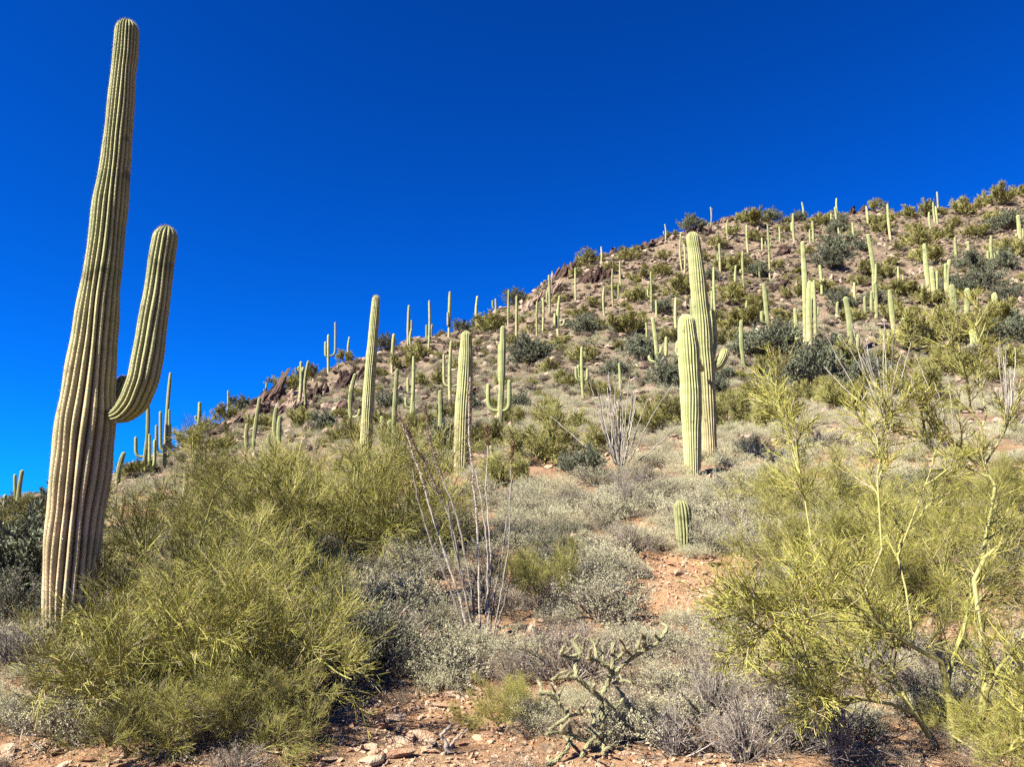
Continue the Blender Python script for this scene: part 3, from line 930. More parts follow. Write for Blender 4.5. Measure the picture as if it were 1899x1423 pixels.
def ground_normal(x, y, e=.4):
    dx = (ground_z(x + e, y) - ground_z(x - e, y)) / (2 * e)
    dy = (ground_z(x, y + e) - ground_z(x, y - e)) / (2 * e)
    return dx, dy


rr_ = np.random.default_rng(5)
ROCKS = []
for k in range(10):
    v, f = rock_mesh(rr_, 'stone', M['rock'], flat=.42 if k < 6 else .7, sub=2)
    ROCKS.append((v, f, make_mesh('stone', v, None, f, M['rock'], {'var': np.full(len(v), rr_.uniform(-.12, .12))}, False)))

# bare patches of the photograph where the soil shows: (px, row, half width, half height)
PATCH = [(700, 1385, 250, 72), (850, 1330, 90, 50), (1310, 1085, 125, 52), (1250, 1130, 70, 30), (1850, 1160, 90, 70), (1700, 1160, 70, 40), (60, 1408, 260, 26), (250, 1400, 60, 20), (1150, 1412, 260, 16),
         (1480, 1205, 40, 16), (1020, 860, 40, 14), (1190, 985, 30, 12)]


def in_patch(px, py, grow_=1.0):
    r = np.zeros(np.shape(px), bool)
    for a, b, w, h in PATCH:
        r |= ((px - a) / (w * grow_)) ** 2 + ((py - b) / (h * grow_)) ** 2 < 1
    return r


# the named rocks on the bank below the bushes: (px, row, size m, flat z scale, spin, label)
BANK = [(822, 1312, .17, .28, .3, 'long pale flat slab lying at the top of the bare bank'),
        (838, 1293, .12, .6, 1.2, 'pinkish block resting on the long flat slab'),
        (733, 1335, .10, .8, .5, 'grey upright block with a dark shaded face on the bank'),
        (712, 1352, .085, .7, 2.2, 'rounded rust-pink stone left of the upright grey block'),
        (765, 1317, .075, .5, .9, 'small flat stone near the top edge of the bank'),
        (805, 1316, .09, .4, 2.8, 'smooth cream stone left of the long flat slab'),
        (787, 1372, .13, .5, .4, 'large leaning cream slab in the middle of the bank'),
        (803, 1382, .075, .6, 1.9, 'smaller cream stone against the leaning slab'),
        (787, 1392, .07, .6, .1, 'squarish cream stone under the leaning slab'),
        (748, 1382, .12, .35, .2, 'long flat buff slab low on the bank'),
        (740, 1405, .14, .55, .6, 'rust-orange boulder with a dark overhang at the bottom of the bank'),
        (686, 1392, .10, .7, 1.5, 'pink block casting a sharp dark shadow on the bank'),
        (612, 1412, .08, .6, .7, 'reddish stone at the lower left of the bank'),
        (695, 1418, .12, .6, 1.0, 'dark red stone at the very bottom edge of the bank'),
        (862, 1382, .10, .5, 2.0, 'rounded pale stone right of the dead root'),
        (1326, 1052, .15, 1.1, .3, 'upright cream boulder on the bare patch by the young saguaro'),
        (1262, 1066, .15, .45, 1.1, 'broad buff slab at the left end of the bare patch'),
        (1272, 1083, .10, .4, .4, 'flat grey-pink stone on the bare patch'),
        (1385, 1062, .10, .35, 2.6, 'low flat stone at the right end of the bare patch'),
        (12, 1398, .09, .6, .2, 'orange-pink stone in the lower left corner'),
        (160, 1414, .07, .6, .2, 'small cream stone on the soil at the lower left'),
        (1825, 1105, .16, .7, .8, 'whitish boulder under the right palo verde limb'),
        (1858, 1128, .14, .5, 1.7, 'pale stone at the right edge under the palo verde')]
for i, (px, py, sz, fl, sn, label) in enumerate(BANK):
    P = hit(px, py)
    v, f, me = ROCKS[i % 10]
    dx, dy = ground_normal(P[0], P[1])
    o = obj('rock', me, None, P + np.array([0, 0, sz * fl * .12]), rot=(math.atan(dy) * .8 + rr_.normal(0, .12), -math.atan(dx) * .8 + rr_.normal(0, .12), sn), scale=(sz, sz * .7, sz * fl * 1.3))
    tag(o, label, 'rock', 'rocks on the bare soil')

# stones set in the bare soil: pieces of the ground
cnt = 0
while cnt < 290:
    Y = rr_.uniform(4.2, 13); t = rr_.uniform(-.7, .72)
    x, y = t * Y, Y
    z = float(ground_z(x, y))
    a, b = to_px([x, y, z])
    if not in_patch(a, b, 1.15) or b > 1440:
        continue
    sz = float(min(np.exp(rr_.normal(math.log(.036), .5)), .085))
    v, f, me = ROCKS[int(rr_.integers(10))]
    obj('stone', me, ground, (x, y, z + sz * .1), rot=(rr_.normal(0, .3), rr_.normal(0, .3), rr_.uniform(0, 6.28)), scale=(sz, sz * rr_.uniform(.6, 1), sz * rr_.uniform(.6, 1.2)))
    cnt += 1


def outcrop(px, py, w, h, seed, label, dark=True, n=9):
    """a cluster of jutting broken blocks in one mesh"""
    R = np.random.default_rng(seed)
    P = hit(px, py)
    k = P[1] / FPX
    W, Hh = w * k * 1.1, h * k * 2.0
    g = Geo()
    for i in range(n):
        v, f = rock_mesh(R, 'x', None, flat=1.0, sub=3, rough=.8, planes=18)
        x = R.uniform(-.5, .5) * W
        y = R.uniform(-.3, .5) * W * .5
        s = np.array([W / n * R.uniform(1.0, 2.2), W / n * R.uniform(1, 2), Hh * R.uniform(.35, .8)])
        gz = float(ground_z(P[0] + x, P[1] + y)) - P[2]
        vv = v * s
        shear = R.normal(.35, .2)
        vv[:, 0] += vv[:, 2] * shear
        vv += .55 * s.min() * np.stack([fbm(vv[:, 1] * 2.2, vv[:, 2] * 1.6 + vv[:, 0], 4, seed + i), fbm(vv[:, 0] * 2.2, vv[:, 2] * 1.6, 4, seed + i + 40), .5 * fbm(vv[:, 0] * 3, vv[:, 1] * 3, 3, seed + i + 80)], 1)
        g.add(vv + np.array([x, y, gz + s[2] * .15]), None, f, R.normal(0, .08))
    o = obj('rock_outcrop', g.mesh('rock_outcrop', M['rock_dark'] if dark else M['rock_hill']), None, P)
    tag(o, label, 'rock outcrop', 'outcrops along the ridge')


outcrop(1045, 512, 36, 26, 41, 'dark jagged outcrop at the first step of the ridge', n=10)
outcrop(1105, 522, 62, 26, 42, 'reddish striped cliff below the ridge bushes', n=12)
outcrop(1005, 560, 50, 26, 43, 'pinkish bluff on the ridge edge left of the striped cliff', False, 9)
outcrop(1125, 474, 34, 12, 44, 'low brown ledge on the skyline beside the small cliff-top saguaro', n=7)
outcrop(1197, 462, 34, 14, 45, 'brown pinnacle rocks on the skyline left of the tall pair', n=8)
outcrop(1230, 447, 30, 10, 46, 'dark low boulders on the skyline by the tiny saguaro', n=6)
outcrop(1300, 432, 46, 12, 47, 'brown ledge below the round dark skyline bush', n=8)
outcrop(1345, 412, 34, 10, 48, 'brown ledge on the upper ridge near the double-topped saguaro', n=7)
outcrop(1600, 392, 52, 12, 49, 'red summit rocks on the upper skyline', n=10)
outcrop(1810, 374, 46, 10, 50, 'brown summit ledge near the right end of the skyline', n=8)
outcrop(1455, 472, 34, 16, 51, 'dark red boulders mid slope under the thin bud-armed saguaro', n=7)
outcrop(1445, 540, 26, 18, 52, 'brown boulders left of the very tall saguaro', n=5)
outcrop(600, 738, 60, 34, 53, 'black-brown broken outcrop beside the bud-crowned saguaro', n=12)
outcrop(655, 705, 50, 26, 54, 'dark boulders at the left ridge crest above the black outcrop', n=9)
outcrop(505, 752, 50, 28, 55, 'dark boulders above the leaning saguaro on the left ridge', n=9)
outcrop(655, 760, 50, 20, 56, 'brown boulders behind the low-armed saguaro', n=8)
outcrop(460, 790, 60, 22, 57, 'pale grey-pink rock ledges at the far left of the ridge', False, 9)
outcrop(545, 760, 60, 22, 58, 'pinkish shattered rock slope left of the black outcrop', False, 10)
outcrop(415, 800, 40, 16, 59, 'dark rock shelf above the far left thicket', n=6)
outcrop(885, 735, 22, 14, 60, 'dark boulder left of the trident saguaro', n=4)

# ------------------------------------------------------------------ palo verde trees
def twig_attr(R, n, mean=.42, sd=.24):
    a = R.normal(mean, sd, n)
    a[R.uniform(size=n) < .13] = 1.0
    return np.clip(a, 0, 1)


def palo_verde_geo(R, size, stems, n2, n3, n4, n5, r, limbs=None, spread=48, sides=3, height=1.0, droop=0.0, K4=4, K5=3, lo2=.25):
    """returns (trunk Geo, crown Geo); size = limb length in metres, r = twig radius"""
    tg, cg = Geo(), Geo()
    if limbs is None:
        az = np.arange(stems) * 2 * math.pi / stems + R.uniform(0, .9, stems)
        tilt = np.radians(np.clip(R.normal(spread, 14, stems), 8, 82))
        d = np.stack([np.sin(tilt) * np.cos(az), np.sin(tilt) * np.sin(az), np.cos(tilt) * height], 1)
        K = 7
        P = np.zeros((stems, K, 3))
        P[:, 0, :2] = d[:, :2] * .06
        P[:, 0, 2] = -.12
        ln = size * R.uniform(.8, 1.15, stems)
        for k in range(1, K):
            d = unit(d + R.normal(0, .12, d.shape) + np.array([0, 0, .03 - droop]))
            P[:, k] = P[:, k - 1] + d * (ln / (K - 1))[:, None]
        rad = np.linspace(.026, .008, K)[None] * (size / 1.5) * R.uniform(.8, 1.3, (stems, 1))
    else:
        P, rad = limbs
        ln = size
    tubes(tg, P, rad, 7, R.uniform(.2, .9, len(P)))
    Q2, _ = grow(R, P, n2, lo2, 1.0, 38, 12, size * .50, size * .12, 6, .10, .10 - droop)
    tubes(tg if r < .004 else cg, Q2, np.linspace(2.6, 1.3, 6)[None] * max(r, .003), max(sides, 4) if r < .004 else 3, R.uniform(.2, .7, len(Q2)))
    Q3, _ = grow(R, Q2, n3, .15, 1.0, 38, 12, size * .27, size * .07, 5, .09, .08 - droop)
    tubes(cg, Q3, np.linspace(1.6, .9, 5)[None] * r, sides, twig_attr(R, len(Q3)))
    Q4, _ = grow(R, Q3, n4, .1, 1.0, 33, 10, size * .16, size * .05, K4, .06, .07 - droop)
    tubes(cg, Q4, np.linspace(1.0, .7, K4)[None] * r, sides, twig_attr(R, len(Q4)))
    if n5:
        Q5, _ = grow(R, Q4, n5, .1, 1.0, 32, 10, size * .085, size * .03, K5, .05, .05)
        tubes(cg, Q5, np.linspace(.8, .5, K5)[None] * r, sides, twig_attr(R, len(Q5), .45))
    return tg, cg


def palo_verde(label, loc, R, group=None, name='palo_verde_tree', far=False, **kw):
    tg, cg = palo_verde_geo(R, **kw)
    t = thing(name, label, 'tree', loc, group)
    obj('trunk', tg.mesh('trunk', M['pvbark']), t)
    obj('crown', cg.mesh('crown', M['twig_far'] if far else M['twig']), t)
    return t


pr = np.random.default_rng(77)
GP = 'palo verde trees'
NEARP = []
for k in range(2):
    tg, cg = palo_verde_geo(pr, size=1.0, stems=9, n2=8, n3=6, n4=7, n5=5, r=.0017, spread=52, height=.95, K4=3)
    NEARP.append((tg.mesh('trunk', M['pvbark'], True), cg.mesh('crown', M['twig'])))
for k in range(2):
    tg, cg = palo_verde_geo(pr, size=1.0, stems=8, n2=7, n3=5, n4=6, n5=3, r=.0019, spread=42, height=1.15, lo2=.15, K4=3)
    NEARP.append((tg.mesh('trunk', M['pvbark'], True), cg.mesh('crown', M['twig'])))
for i, (px, py, sz, hz, label) in enumerate([
        (370, 1330, 1.08, 1.0, 'broad yellow-green palo verde thicket in front of the giant saguaro'),
        (185, 1310, .48, .8, 'low sprawling palo verde at the foot of the giant saguaro'),
        (600, 1040, 1.55, 1.0, 'palo verde rising behind the leafy jojoba, below the slim thicket saguaro'),
        (470, 1385, .50, .9, 'drooping palo verde sprays left of the bare bank'),
        (320, 1400, .50, .8, 'low tangled palo verde shoots above the lower left soil'),
        (320, 1110, 1.35, .95, 'olive palo verde behind the thicket right of the giant saguaro'),
        (480, 1180, .95, 1.05, 'palo verde filling the middle of the left thicket'),
        (745, 1015, 1.45, 1.0, 'bright palo verde behind the tall ocotillo'),
        (460, 1010, 1.6, .95, 'palo verde at the back of the left thicket'),
        (275, 1200, .8, .9, 'palo verde sprays against the shaded side of the giant saguaro'),
        (1010, 1110, .62, .9, 'small yellow palo verde spray right of the ocotillo wands'),
        (935, 1345, .32, .9, 'low olive palo verde seedling beside the cholla'),
        (1500, 965, 1.05, .9, 'feathery palo verde in the grey shrubs below the right ocotillo'),
        (1620, 1140, .8, .95, 'dense palo verde spray in the middle of the right thicket'),
        (1500, 1150, .6, .8, 'wispy palo verde shoots right of the bare rocky patch'),
        (1870, 1420, .42, .9, 'twiggy palo verde shoots in the lower right corner'),
        (1700, 1010, .75, .95, 'palo verde at the back of the right thicket'),
        (1500, 1260, .42, .8, 'low palo verde sprays under the big right limbs'),
        (1840, 960, .9, 1.0, 'tall palo verde sprays behind the right-hand limbs'),
        (1540, 1060, .8, .9, 'palo verde on the left flank of the right thicket'),
        (1480, 1075, .8, 1.0, 'airy see-through palo verde left of the right thicket'),
        (1640, 1070, 1.0, 1.0, 'airy see-through palo verde in the middle of the right thicket'),
        (1760, 1130, .95, 1.0, 'airy see-through palo verde between the big right limbs'),
        (1850, 1050, 1.0, 1.1, 'airy see-through palo verde at the right edge of the picture'),
        (1680, 1230, .7, .9, 'airy see-through palo verde shoots under the thickest right limb'),
        (480, 1310, .8, 1.0, 'airy palo verde with long loose twigs in front of the left thicket'),
        (270, 1270, .6, .9, 'airy palo verde twigs just right of the giant saguaro foot')]):
    P = hit(px, py)
    t = thing('palo_verde_tree', label, 'tree', P, GP)
    pv = NEARP[i % 2 + (2 if 'airy' in label else 0)]
    obj('trunk', pv[0], t); obj('crown', pv[1], t)
    t.scale = (sz, sz, sz * hz)
    t.rotation_euler = (0, 0, float(pr.uniform(0, 6.28)))

# the big right-hand tree, its limbs laid out one by one
def zb(x, y):
    return 1340 + x / 3.388, 1003 + y / 3.388


def zt(x, y):
    return 1380 + x / 3.649, 540 + y / 3.649


RB = hit(1765, 1392)
RY = RB[1]
LIMBS = [  # (points, depth offsets start->end, radius px start, end)
    ([zb(1450, 1230), zb(1420, 950), zb(1370, 760), zb(1200, 670), zb(960, 520), zb(800, 370), zb(690, 250)], 0, -.3, 10, 3.5),
    ([zb(1300, 1240), zb(1240, 1140), zb(1150, 1000), zb(1090, 880), zb(1000, 760), zb(940, 670), zb(900, 560)], 0, .3, 8, 3),
    ([zb(1300, 1240), zb(1200, 1090), zb(1060, 1030), zb(940, 1010), zb(800, 990), zb(700, 1010), zb(620, 960)], -.05, -.5, 6, 2),
    ([zb(1240, 1140), zb(1130, 990), zb(1000, 880), zb(900, 810), zb(720, 765), zb(560, 800), zb(430, 720)], 0, -.2, 5, 2),
    ([zb(1560, 1260), zb(1620, 1100), zb(1650, 900), zb(1620, 560), zb(1580, 250), zb(1650, 105), zb(1770, 5)], 0, .5, 9, 6),
    ([zb(1770, 5), zb(1860, -60), zb(1950, -130), zb(2050, -260), zb(2120, -420), zb(2160, -600), zb(2230, -800)], .5, .8, 6, 3),
    ([zb(1560, 1260), zb(1650, 1080), zb(1660, 950), zb(1740, 800), zb(1860, 650), zb(2000, 500), zb(2100, 300)], -.1, -.6, 8, 3),
    ([zb(1430, 1230), zb(1400, 1000), zb(1430, 800), zb(1600, 300), zt(1700, 1320), zt(1620, 1190), zt(1612, 1080)], 0, .9, 8, 4.5),
    ([zt(1612, 1080), zt(1610, 920), zt(1535, 810), zt(1510, 620), zt(1450, 450), zt(1390, 330), zt(1330, 180)], .9, .8, 4.5, 1.6),
    ([zt(1610, 920), zt(1640, 840), zt(1600, 650), zt(1570, 540), zt(1590, 400), zt(1560, 250), zt(1600, 120)], .9, 1.1, 3.5, 1.5),
    ([zt(1620, 1190), zt(1700, 1060), zt(1760, 960), zt(1800, 850), zt(1880, 690), zt(1950, 560), zt(2000, 420)], .9, 1.2, 4, 1.6),
    ([zt(1620, 1190), zt(1540, 1150), zt(1460, 1060), zt(1350, 1000), zt(1280, 900), zt(1200, 760), zt(1150, 640)], .9, .4, 3, 1.3),
    ([zb(960, 520), zb(900, 300), zb(1000, 60), zt(900, 1250), zt(930, 1100), zt(880, 950), zt(900, 850)], -.15, .4, 4, 1.4),
    ([zb(800, 370), zb(640, 200), zb(560, 20), zt(390, 1280), zt(340, 1080), zt(300, 900), zt(210, 740)], -.2, .3, 3.6, 1.2),
    ([zb(1200, 670), zb(1180, 500), zb(1150, 300), zb(1100, 100), zt(1250, 1250), zt(1300, 1100), zt(1200, 950)], -.1, .5, 4, 1.3),
    ([zb(800, 370), zb(650, 370), zb(520, 410), zb(420, 440), zb(330, 440), zb(250, 460), zb(180, 470)], -.2, -.5, 3, 1.2),
    ([zb(960, 520), zb(780, 505), zb(640, 515), zb(480, 490), zb(380, 500), zb(300, 540), zb(220, 600)], -.2, -.8, 2.6, 1.2),
    ([zb(1560, 1260), zb(1750, 1200), zb(1880, 1120), zb(2000, 1050), zb(2100, 900), zb(2150, 700), zb(2200, 500)], 0, -.4, 6, 2),
    ([zb(1450, 1230), zb(1600, 1330), zb(1750, 1350), zb(1850, 1300), zb(1950, 1200), zb(2000, 1100), zb(2050, 1000)], -.1, -.7, 4, 2),
]
paths = np.array([pxpath(p, np.linspace(RY + a, RY + b, len(p))) for p, a, b, r0, r1 in LIMBS]) - RB[None, None]
for k in (0, 4, 7):
    paths[k, 0] = (paths[k, 0][0] * .5, paths[k, 0][1] * .5, -.15)
rads = np.array([np.linspace(r0, r1, 7) for p, a, b, r0, r1 in LIMBS]) / FPX * RY * .62
rt_ = thing('palo_verde_tree', 'big open palo verde with thick yellow-green limbs at the right edge', 'tree', RB, GP)
low = [0, 1, 2, 3, 12, 13, 14, 15, 16, 18]
high = [4, 5, 6, 7, 8, 9, 10, 11, 17]
tgl, cgl = palo_verde_geo(pr, .74, 0, 9, 7, 7, 2, .0022, limbs=(paths[low], rads[low]), lo2=.42)
tgh, cgh = palo_verde_geo(pr, .56, 0, 9, 5, 6, 2, .0022, limbs=(paths[high], rads[high]))
obj('trunk', tgl.mesh('trunk', M['pvbark'], True), rt_)
obj('limbs', tgh.mesh('limbs', M['pvbark'], True), rt_)
obj('crown', cgl.mesh('crown', M['twig']), rt_)
obj('crown', cgh.mesh('crown', M['twig']), rt_)
# middle and far ones: built four times, then copied
PROTO = []
for k in range(4):
    tg, cg = palo_verde_geo(pr, size=1.0, stems=9, n2=7, n3=6, n4=9, n5=0, r=.0095, spread=50, height=.95, K4=2)
    PROTO.append((tg.mesh('trunk', M['pvbark']), cg.mesh('crown', M['twig_far'])))
for k in range(2):
    tg, cg = palo_verde_geo(pr, size=1.0, stems=9, n2=8, n3=6, n4=7, n5=3, r=.0058, spread=48, height=1.0, K4=3, K5=2)
    PROTO.append((tg.mesh('trunk', M['pvbark']), cg.mesh('crown', M['twig_far'])))


def dense_bush_geo(R, n, leaf, wleaf, stems=40, lo=.25, flat=.8):
    """leafy dome of radius 1: clumps of leaves with gaps"""
    tg, cg = Geo(), Geo()
    az = R.uniform(0, 2 * math.pi, stems); tl = np.arccos(R.uniform(.05, 1, stems))
    d = np.stack([np.sin(tl) * np.cos(az), np.sin(tl) * np.sin(az), np.cos(tl)], 1)
    ln = R.uniform(.7, 1.05, stems)
    P = np.zeros((stems, 4, 3))
    for k in range(4):
        P[:, k] = d * (ln * k / 3)[:, None] + R.normal(0, .03, (stems, 3)) * k
    P[:, :, 2] *= flat
    P[:, 0, 2] = -.1
    tubes(tg, P, np.linspace(.014, .005, 4)[None], 3, R.uniform(0, 1, stems))
    Q, _ = grow(R, P, 6, .25, 1.0, 35, 12, .36, .1, 3, .12, .15)
    tubes(tg, Q, np.linspace(.007, .003, 3)[None], 3, R.uniform(0, 1, len(Q)))
    S, _ = grow(R, Q, 4, .2, 1.0, 35, 12, .2, .06, 3, .12, .15)
    tubes(tg, S[::2, ::2], np.array([.004, .002])[None], 3, R.uniform(0, 1, len(S[::2])))
    i = R.integers(0, len(S), n); f = R.uniform(lo, 1, n)[:, None]
    p = S[i, 0] * (1 - f) + S[i, 2] * f + R.normal(0, .012, (n, 3))
    dd = unit(S[i, 2] - S[i, 0]) * .7 + R.normal(0, .55, (n, 3)) + np.array([0, 0, .45])
    leaves(cg, p, dd, R.uniform(.7, 1.3, n) * leaf, R.uniform(.7, 1.2, n) * wleaf, np.clip(R.normal(.5, .22, n), 0, 1), R)
    return tg, cg


br = np.random.default_rng(99)
DARK = []
for k in range(3):
    tg, cg = dense_bush_geo(br, 6500, .085, .045, 40, .15, 1.0)
    DARK.append((tg.mesh('stems', M['stem']), cg.mesh('foliage', M['darkleaf'])))
JOJ = []
for k in range(2):
    tg, cg = dense_bush_geo(br, 11000, .040, .019, 60, .1)
    JOJ.append((tg.mesh('stems', M['stem']), cg.mesh('foliage', M['jojoba'])))

BUSH = """1090 495 50 p|1067 512 25 p|1155 458 20 d|1285 428 45 d|1391 414 50 p|1247 440 22 p|1170 482 40 p|1190 520 35 p|1225 512 36 p|1270 547 60 p|1182 562 45 p|1105 570 30 p|1080 587 36 p
1138 612 45 p|1090 620 55 d|919 614 60 p|957 560 45 d|985 617 22 p|985 674 75 d|1020 693 40 p|1045 642 26 p|1080 674 52 p|1140 697 45 d|1190 670 60 d|1170 622 60 p|1245 634 42 p|1350 502 52 p|1375 502 42 p
1355 562 62 p|1385 602 64 p|1350 640 56 p|1392 657 72 d|1240 722 72 d|1345 702 34 d|1255 795 120 p|1185 800 80 p|1000 862 130 p|1385 412 42 p|1430 406 35 d|1482 408 30 d|1400 447 35 p|1525 417 40 p|1555 432 42 d
1625 385 30 p|1625 417 28 p|1635 434 36 p|1705 402 55 p|1695 430 32 p|1750 442 46 p|1705 462 66 p|1715 487 56 p|1790 397 52 p|1855 380 56 p|1890 364 32 p|1810 442 46 p|1870 428 62 d|1882 477 52 p|1862 502 52 d
1555 477 62 d|1595 467 30 d|1535 497 52 d|1495 472 28 p|1408 512 36 d|1610 512 52 p|1640 517 42 p|1655 492 24 p|1660 547 52 p|1690 552 46 p|1800 502 52 d|1830 542 62 d|1770 547 52 d|1475 552 42 p|1400 575 50 p
1355 612 42 p|1440 662 92 d|1502 722 115 d|1545 655 52 d|1600 690 110 p|1695 660 110 p|1745 625 84 p|1412 747 74 p|1368 762 62 p|715 648 36 d|640 673 32 p|572 708 46 p|530 718 52 p|447 758 42 d|420 780 42 p
775 668 46 p|800 718 52 p|720 762 50 d|752 684 52 p|855 604 32 d|900 616 52 p|885 642 22 p|822 842 76 d|60 964 70 p|20 972 60 d|345 836 62 p|385 806 42 p|255 884 62 p|150 925 60 p|960 760 40 d|1040 800 90 p
1310 690 50 p|1460 600 50 p|1560 575 50 d|1580 600 40 p|1850 600 80 p|1800 640 90 p|1870 560 50 d|1500 430 26 p|1450 430 26 p|1330 460 30 p|1300 480 26 p|1130 505 26 p|860 690 40 p|930 720 34 p|850 650 26 p
940 905 90 p|1120 840 80 p|1080 880 70 d|1350 790 90 p|1440 800 90 p|1320 740 60 d|1480 745 70 p|1560 760 90 p|1700 740 100 p|1620 720 80 d|1750 700 90 p|1840 700 100 p|1880 640 90 d|1660 600 60 p|1530 690 60 p
1420 640 46 p|1280 610 40 p|1230 580 36 d|1150 650 34 p|1060 720 46 p|1110 740 50 p|950 790 50 p|900 830 70 p|870 760 44 d|830 780 50 p|780 800 60 p|740 830 70 p|700 790 50 p|640 820 70 p|950 640 28 p|1010 650 30 p|1060 610 26 d|1210 545 28 p|1300 540 30 p
1320 520 28 d|1440 500 30 p|1480 510 28 p|1530 540 36 p|1590 530 34 p|1740 520 40 p|1790 560 46 p|1850 470 36 p|1560 410 22 d|1650 410 22 p|1740 400 24 p|1460 415 20 p|1360 435 26 p|1230 480 26 p|1280 460 24 p|1140 545 28 p|1040 560 24 p|30 1110 220 d|115 1015 120 d|50 1000 110 p|1320 600 40 p|1430 700 60 p|1540 730 50 p|1720 570 50 p|1620 560 36 d|1770 420 28 p|1840 410 30 p|1660 465 26 p|1580 440 24 p|660 740 32 p|700 700 34 p|560 790 50 p|480 800 46 p|410 840 60 p|600 800 50 d"""
ZONE = [(0, 560, 'far left ridge'), (560, 900, 'left ridge'), (900, 1200, 'middle slope'), (1200, 1480, 'slope behind the tall pair'), (1480, 1700, 'right slope'), (1700, 2000, 'slope at the right edge')]
USED = set()
for e in BUSH.replace('\n', '|').split('|'):
    px, py, w, kind = e.split()
    px, py, w = float(px), float(py), float(w)
    P = hit(px, py)
    wid = w * P[1] / FPX
    zone = next(z for a, b, z in ZONE if a <= px < b)
    up = 'high on' if py < 560 else 'low on'
    big_ = 'large ' if w > 58 else 'small ' if w < 33 else ''
    if kind == 'p':
        near = P[1] < 40
        tr, cr = PROTO[int(pr.integers(4, 6)) if near else int(pr.integers(0, 4))]
        t = thing('palo_verde_bush', beside(big_ + 'olive palo verde', px, py, LAND, USED), 'bush', P, 'palo verdes %s the %s' % (up, zone))
        obj('trunk', tr, t); obj('crown', cr, t)
        s = wid / 1.8
        t.scale = (s, s, s * pr.uniform(.9, 1.25))
    else:
        tr, cr = DARK[int(br.integers(0, 3))]
        t = thing('dark_green_bush', beside(big_ + 'dark-green bush', px, py, LAND, USED), 'bush', P, 'dark bushes %s the %s' % (up, zone))
        obj('stems', tr, t); obj('foliage', cr, t)
        s = wid / 1.6
        t.scale = (s, s, s * br.uniform(.95, 1.3))
    t.rotation_euler = (0, 0, float(pr.uniform(0, 6.28)))

for px, py, w, hs, label in [(690, 1250, 330, .95, 'large grey-green jojoba with upright oval leaves in the centre foreground'),
                             (1040, 1040, 150, 1.0, 'dark leafy jojoba right of the ocotillo'),
                             (10, 1165, 190, 1.2, 'dark jojoba at the left edge behind the giant saguaro foot'),
                             (1560, 950, 130, .8, 'jojoba shrub under the feathery palo verde'),
                             (1700, 930, 150, .8, 'jojoba shrub in the grey shrubs right of the feathery palo verde'),
                             (1390, 840, 80, .9, 'jojoba shrub right of the tall pair feet')]:
    P = hit(px, py)
    tr, cr = JOJ[int(br.integers(0, 2))]
    t = thing('jojoba_shrub', label, 'shrub', P, 'jojoba shrubs')
    obj('stems', tr, t); obj('foliage', cr, t)
    s = w * P[1] / FPX / 2.1
    t.scale = (s, s, s * hs)
    t.rotation_euler = (0, 0, float(br.uniform(0, 6.28)))

# ------------------------------------------------------------------ bursage and dry scrub
BUR = []
for k in range(6):
    tg, cg = dense_bush_geo(br, 8200 if k < 4 else 3200, .034, .018, 46, .15, .75)
    BUR.append((tg.mesh('stems', M['stem']), cg.mesh('foliage', M['bursage'] if k < 4 else M['bursage_dry'])))
sr = np.random.default_rng(123)
spots = []
tries = 0
for px, py, w in [(1110, 1150, 250), (1060, 1260, 290), (1180, 1225, 170), (820, 1262, 190), (870, 1215, 120), (990, 1345, 130), (1235, 1345, 170), (1345, 975, 150), (1420, 1010, 150), (1180, 1025, 140), (1120, 965, 120),
                  (1340, 930, 130), (1230, 925, 90), (1400, 905, 120), (40, 1215, 150), (110, 1290, 120), (30, 1330, 120), (180, 1370, 100), (1330, 1395, 170), (1450, 1370, 160), (1530, 1290, 120), (640, 1290, 120), (1850, 1060, 130),
                  (1200, 905, 110), (1100, 900, 110), (1460, 860, 120), (1540, 830, 140), (1620, 850, 120), (1480, 800, 120), (950, 940, 90), (905, 1010, 90), (1600, 1240, 100), (1690, 1330, 110)]:
    P = hit(px, py)
    spots.append((P[0], P[1], P[2], min(w * P[1] / FPX / 2, .62), P[1]))
while len(spots) < 300 and tries < 20000:
    tries += 1
    Y = 4.6 + 10.5 * sr.uniform() ** .8
    t = sr.uniform(-.72, .74)
    x, y = t * Y, Y
    z = float(ground_z(x, y))
    a, b = to_px([x, y, z])
    if b > 1450 or in_patch(a, b, 1.0) or Y < 5.2 and sr.uniform() < .6:
        continue
    if a < 90 and Y < 8 or Y < 6 and 520 < a < 1000:
        continue
    R_ = sr.uniform(.25, .52) * (1.0 if Y > 8 else .85)
    if any((x - q[0]) ** 2 + (y - q[1]) ** 2 < (.50 * (R_ + q[3])) ** 2 for q in spots):
        continue
    spots.append((x, y, z, R_, Y))
MARKS = LAND + [(1269, 1016, 'knee-high young saguaro'), (1285, 886, 'thick armless front saguaro'), (1316, 842, 'tall stubby-armed saguaro'), (854, 916, 'stout dark-footed saguaro'),
                (893, 1190, 'tall spiny ocotillo'), (1150, 878, 'fan-shaped ocotillo'), (1645, 785, 'pale straw-coloured ocotillo'), (1775, 850, 'dark leaning ocotillo'), (1116, 1390, 'staghorn cholla'),
                (1310, 1085, 'bare rocky patch'), (690, 1250, 'large central jojoba'), (1040, 1040, 'dark jojoba by the ocotillo'), (1326, 1052, 'upright cream boulder'), (838, 1293, 'pinkish block on the bank'),
                (1765, 1390, 'big right palo verde base'), (124, 1165, 'giant saguaro foot'), (1500, 960, 'feathery palo verde'), (1000, 862, 'olive palo verde under the trident'), (1700, 930, 'jojoba right of the feathery palo verde'),
                (1255, 795, 'olive palo verde behind the ocotillo fan'), (1850, 1150, 'pale stones at the right edge'), (400, 1290, 'broad left thicket'), (1262, 1066, 'broad buff slab'), (1160, 950, 'bare reddish brush')]
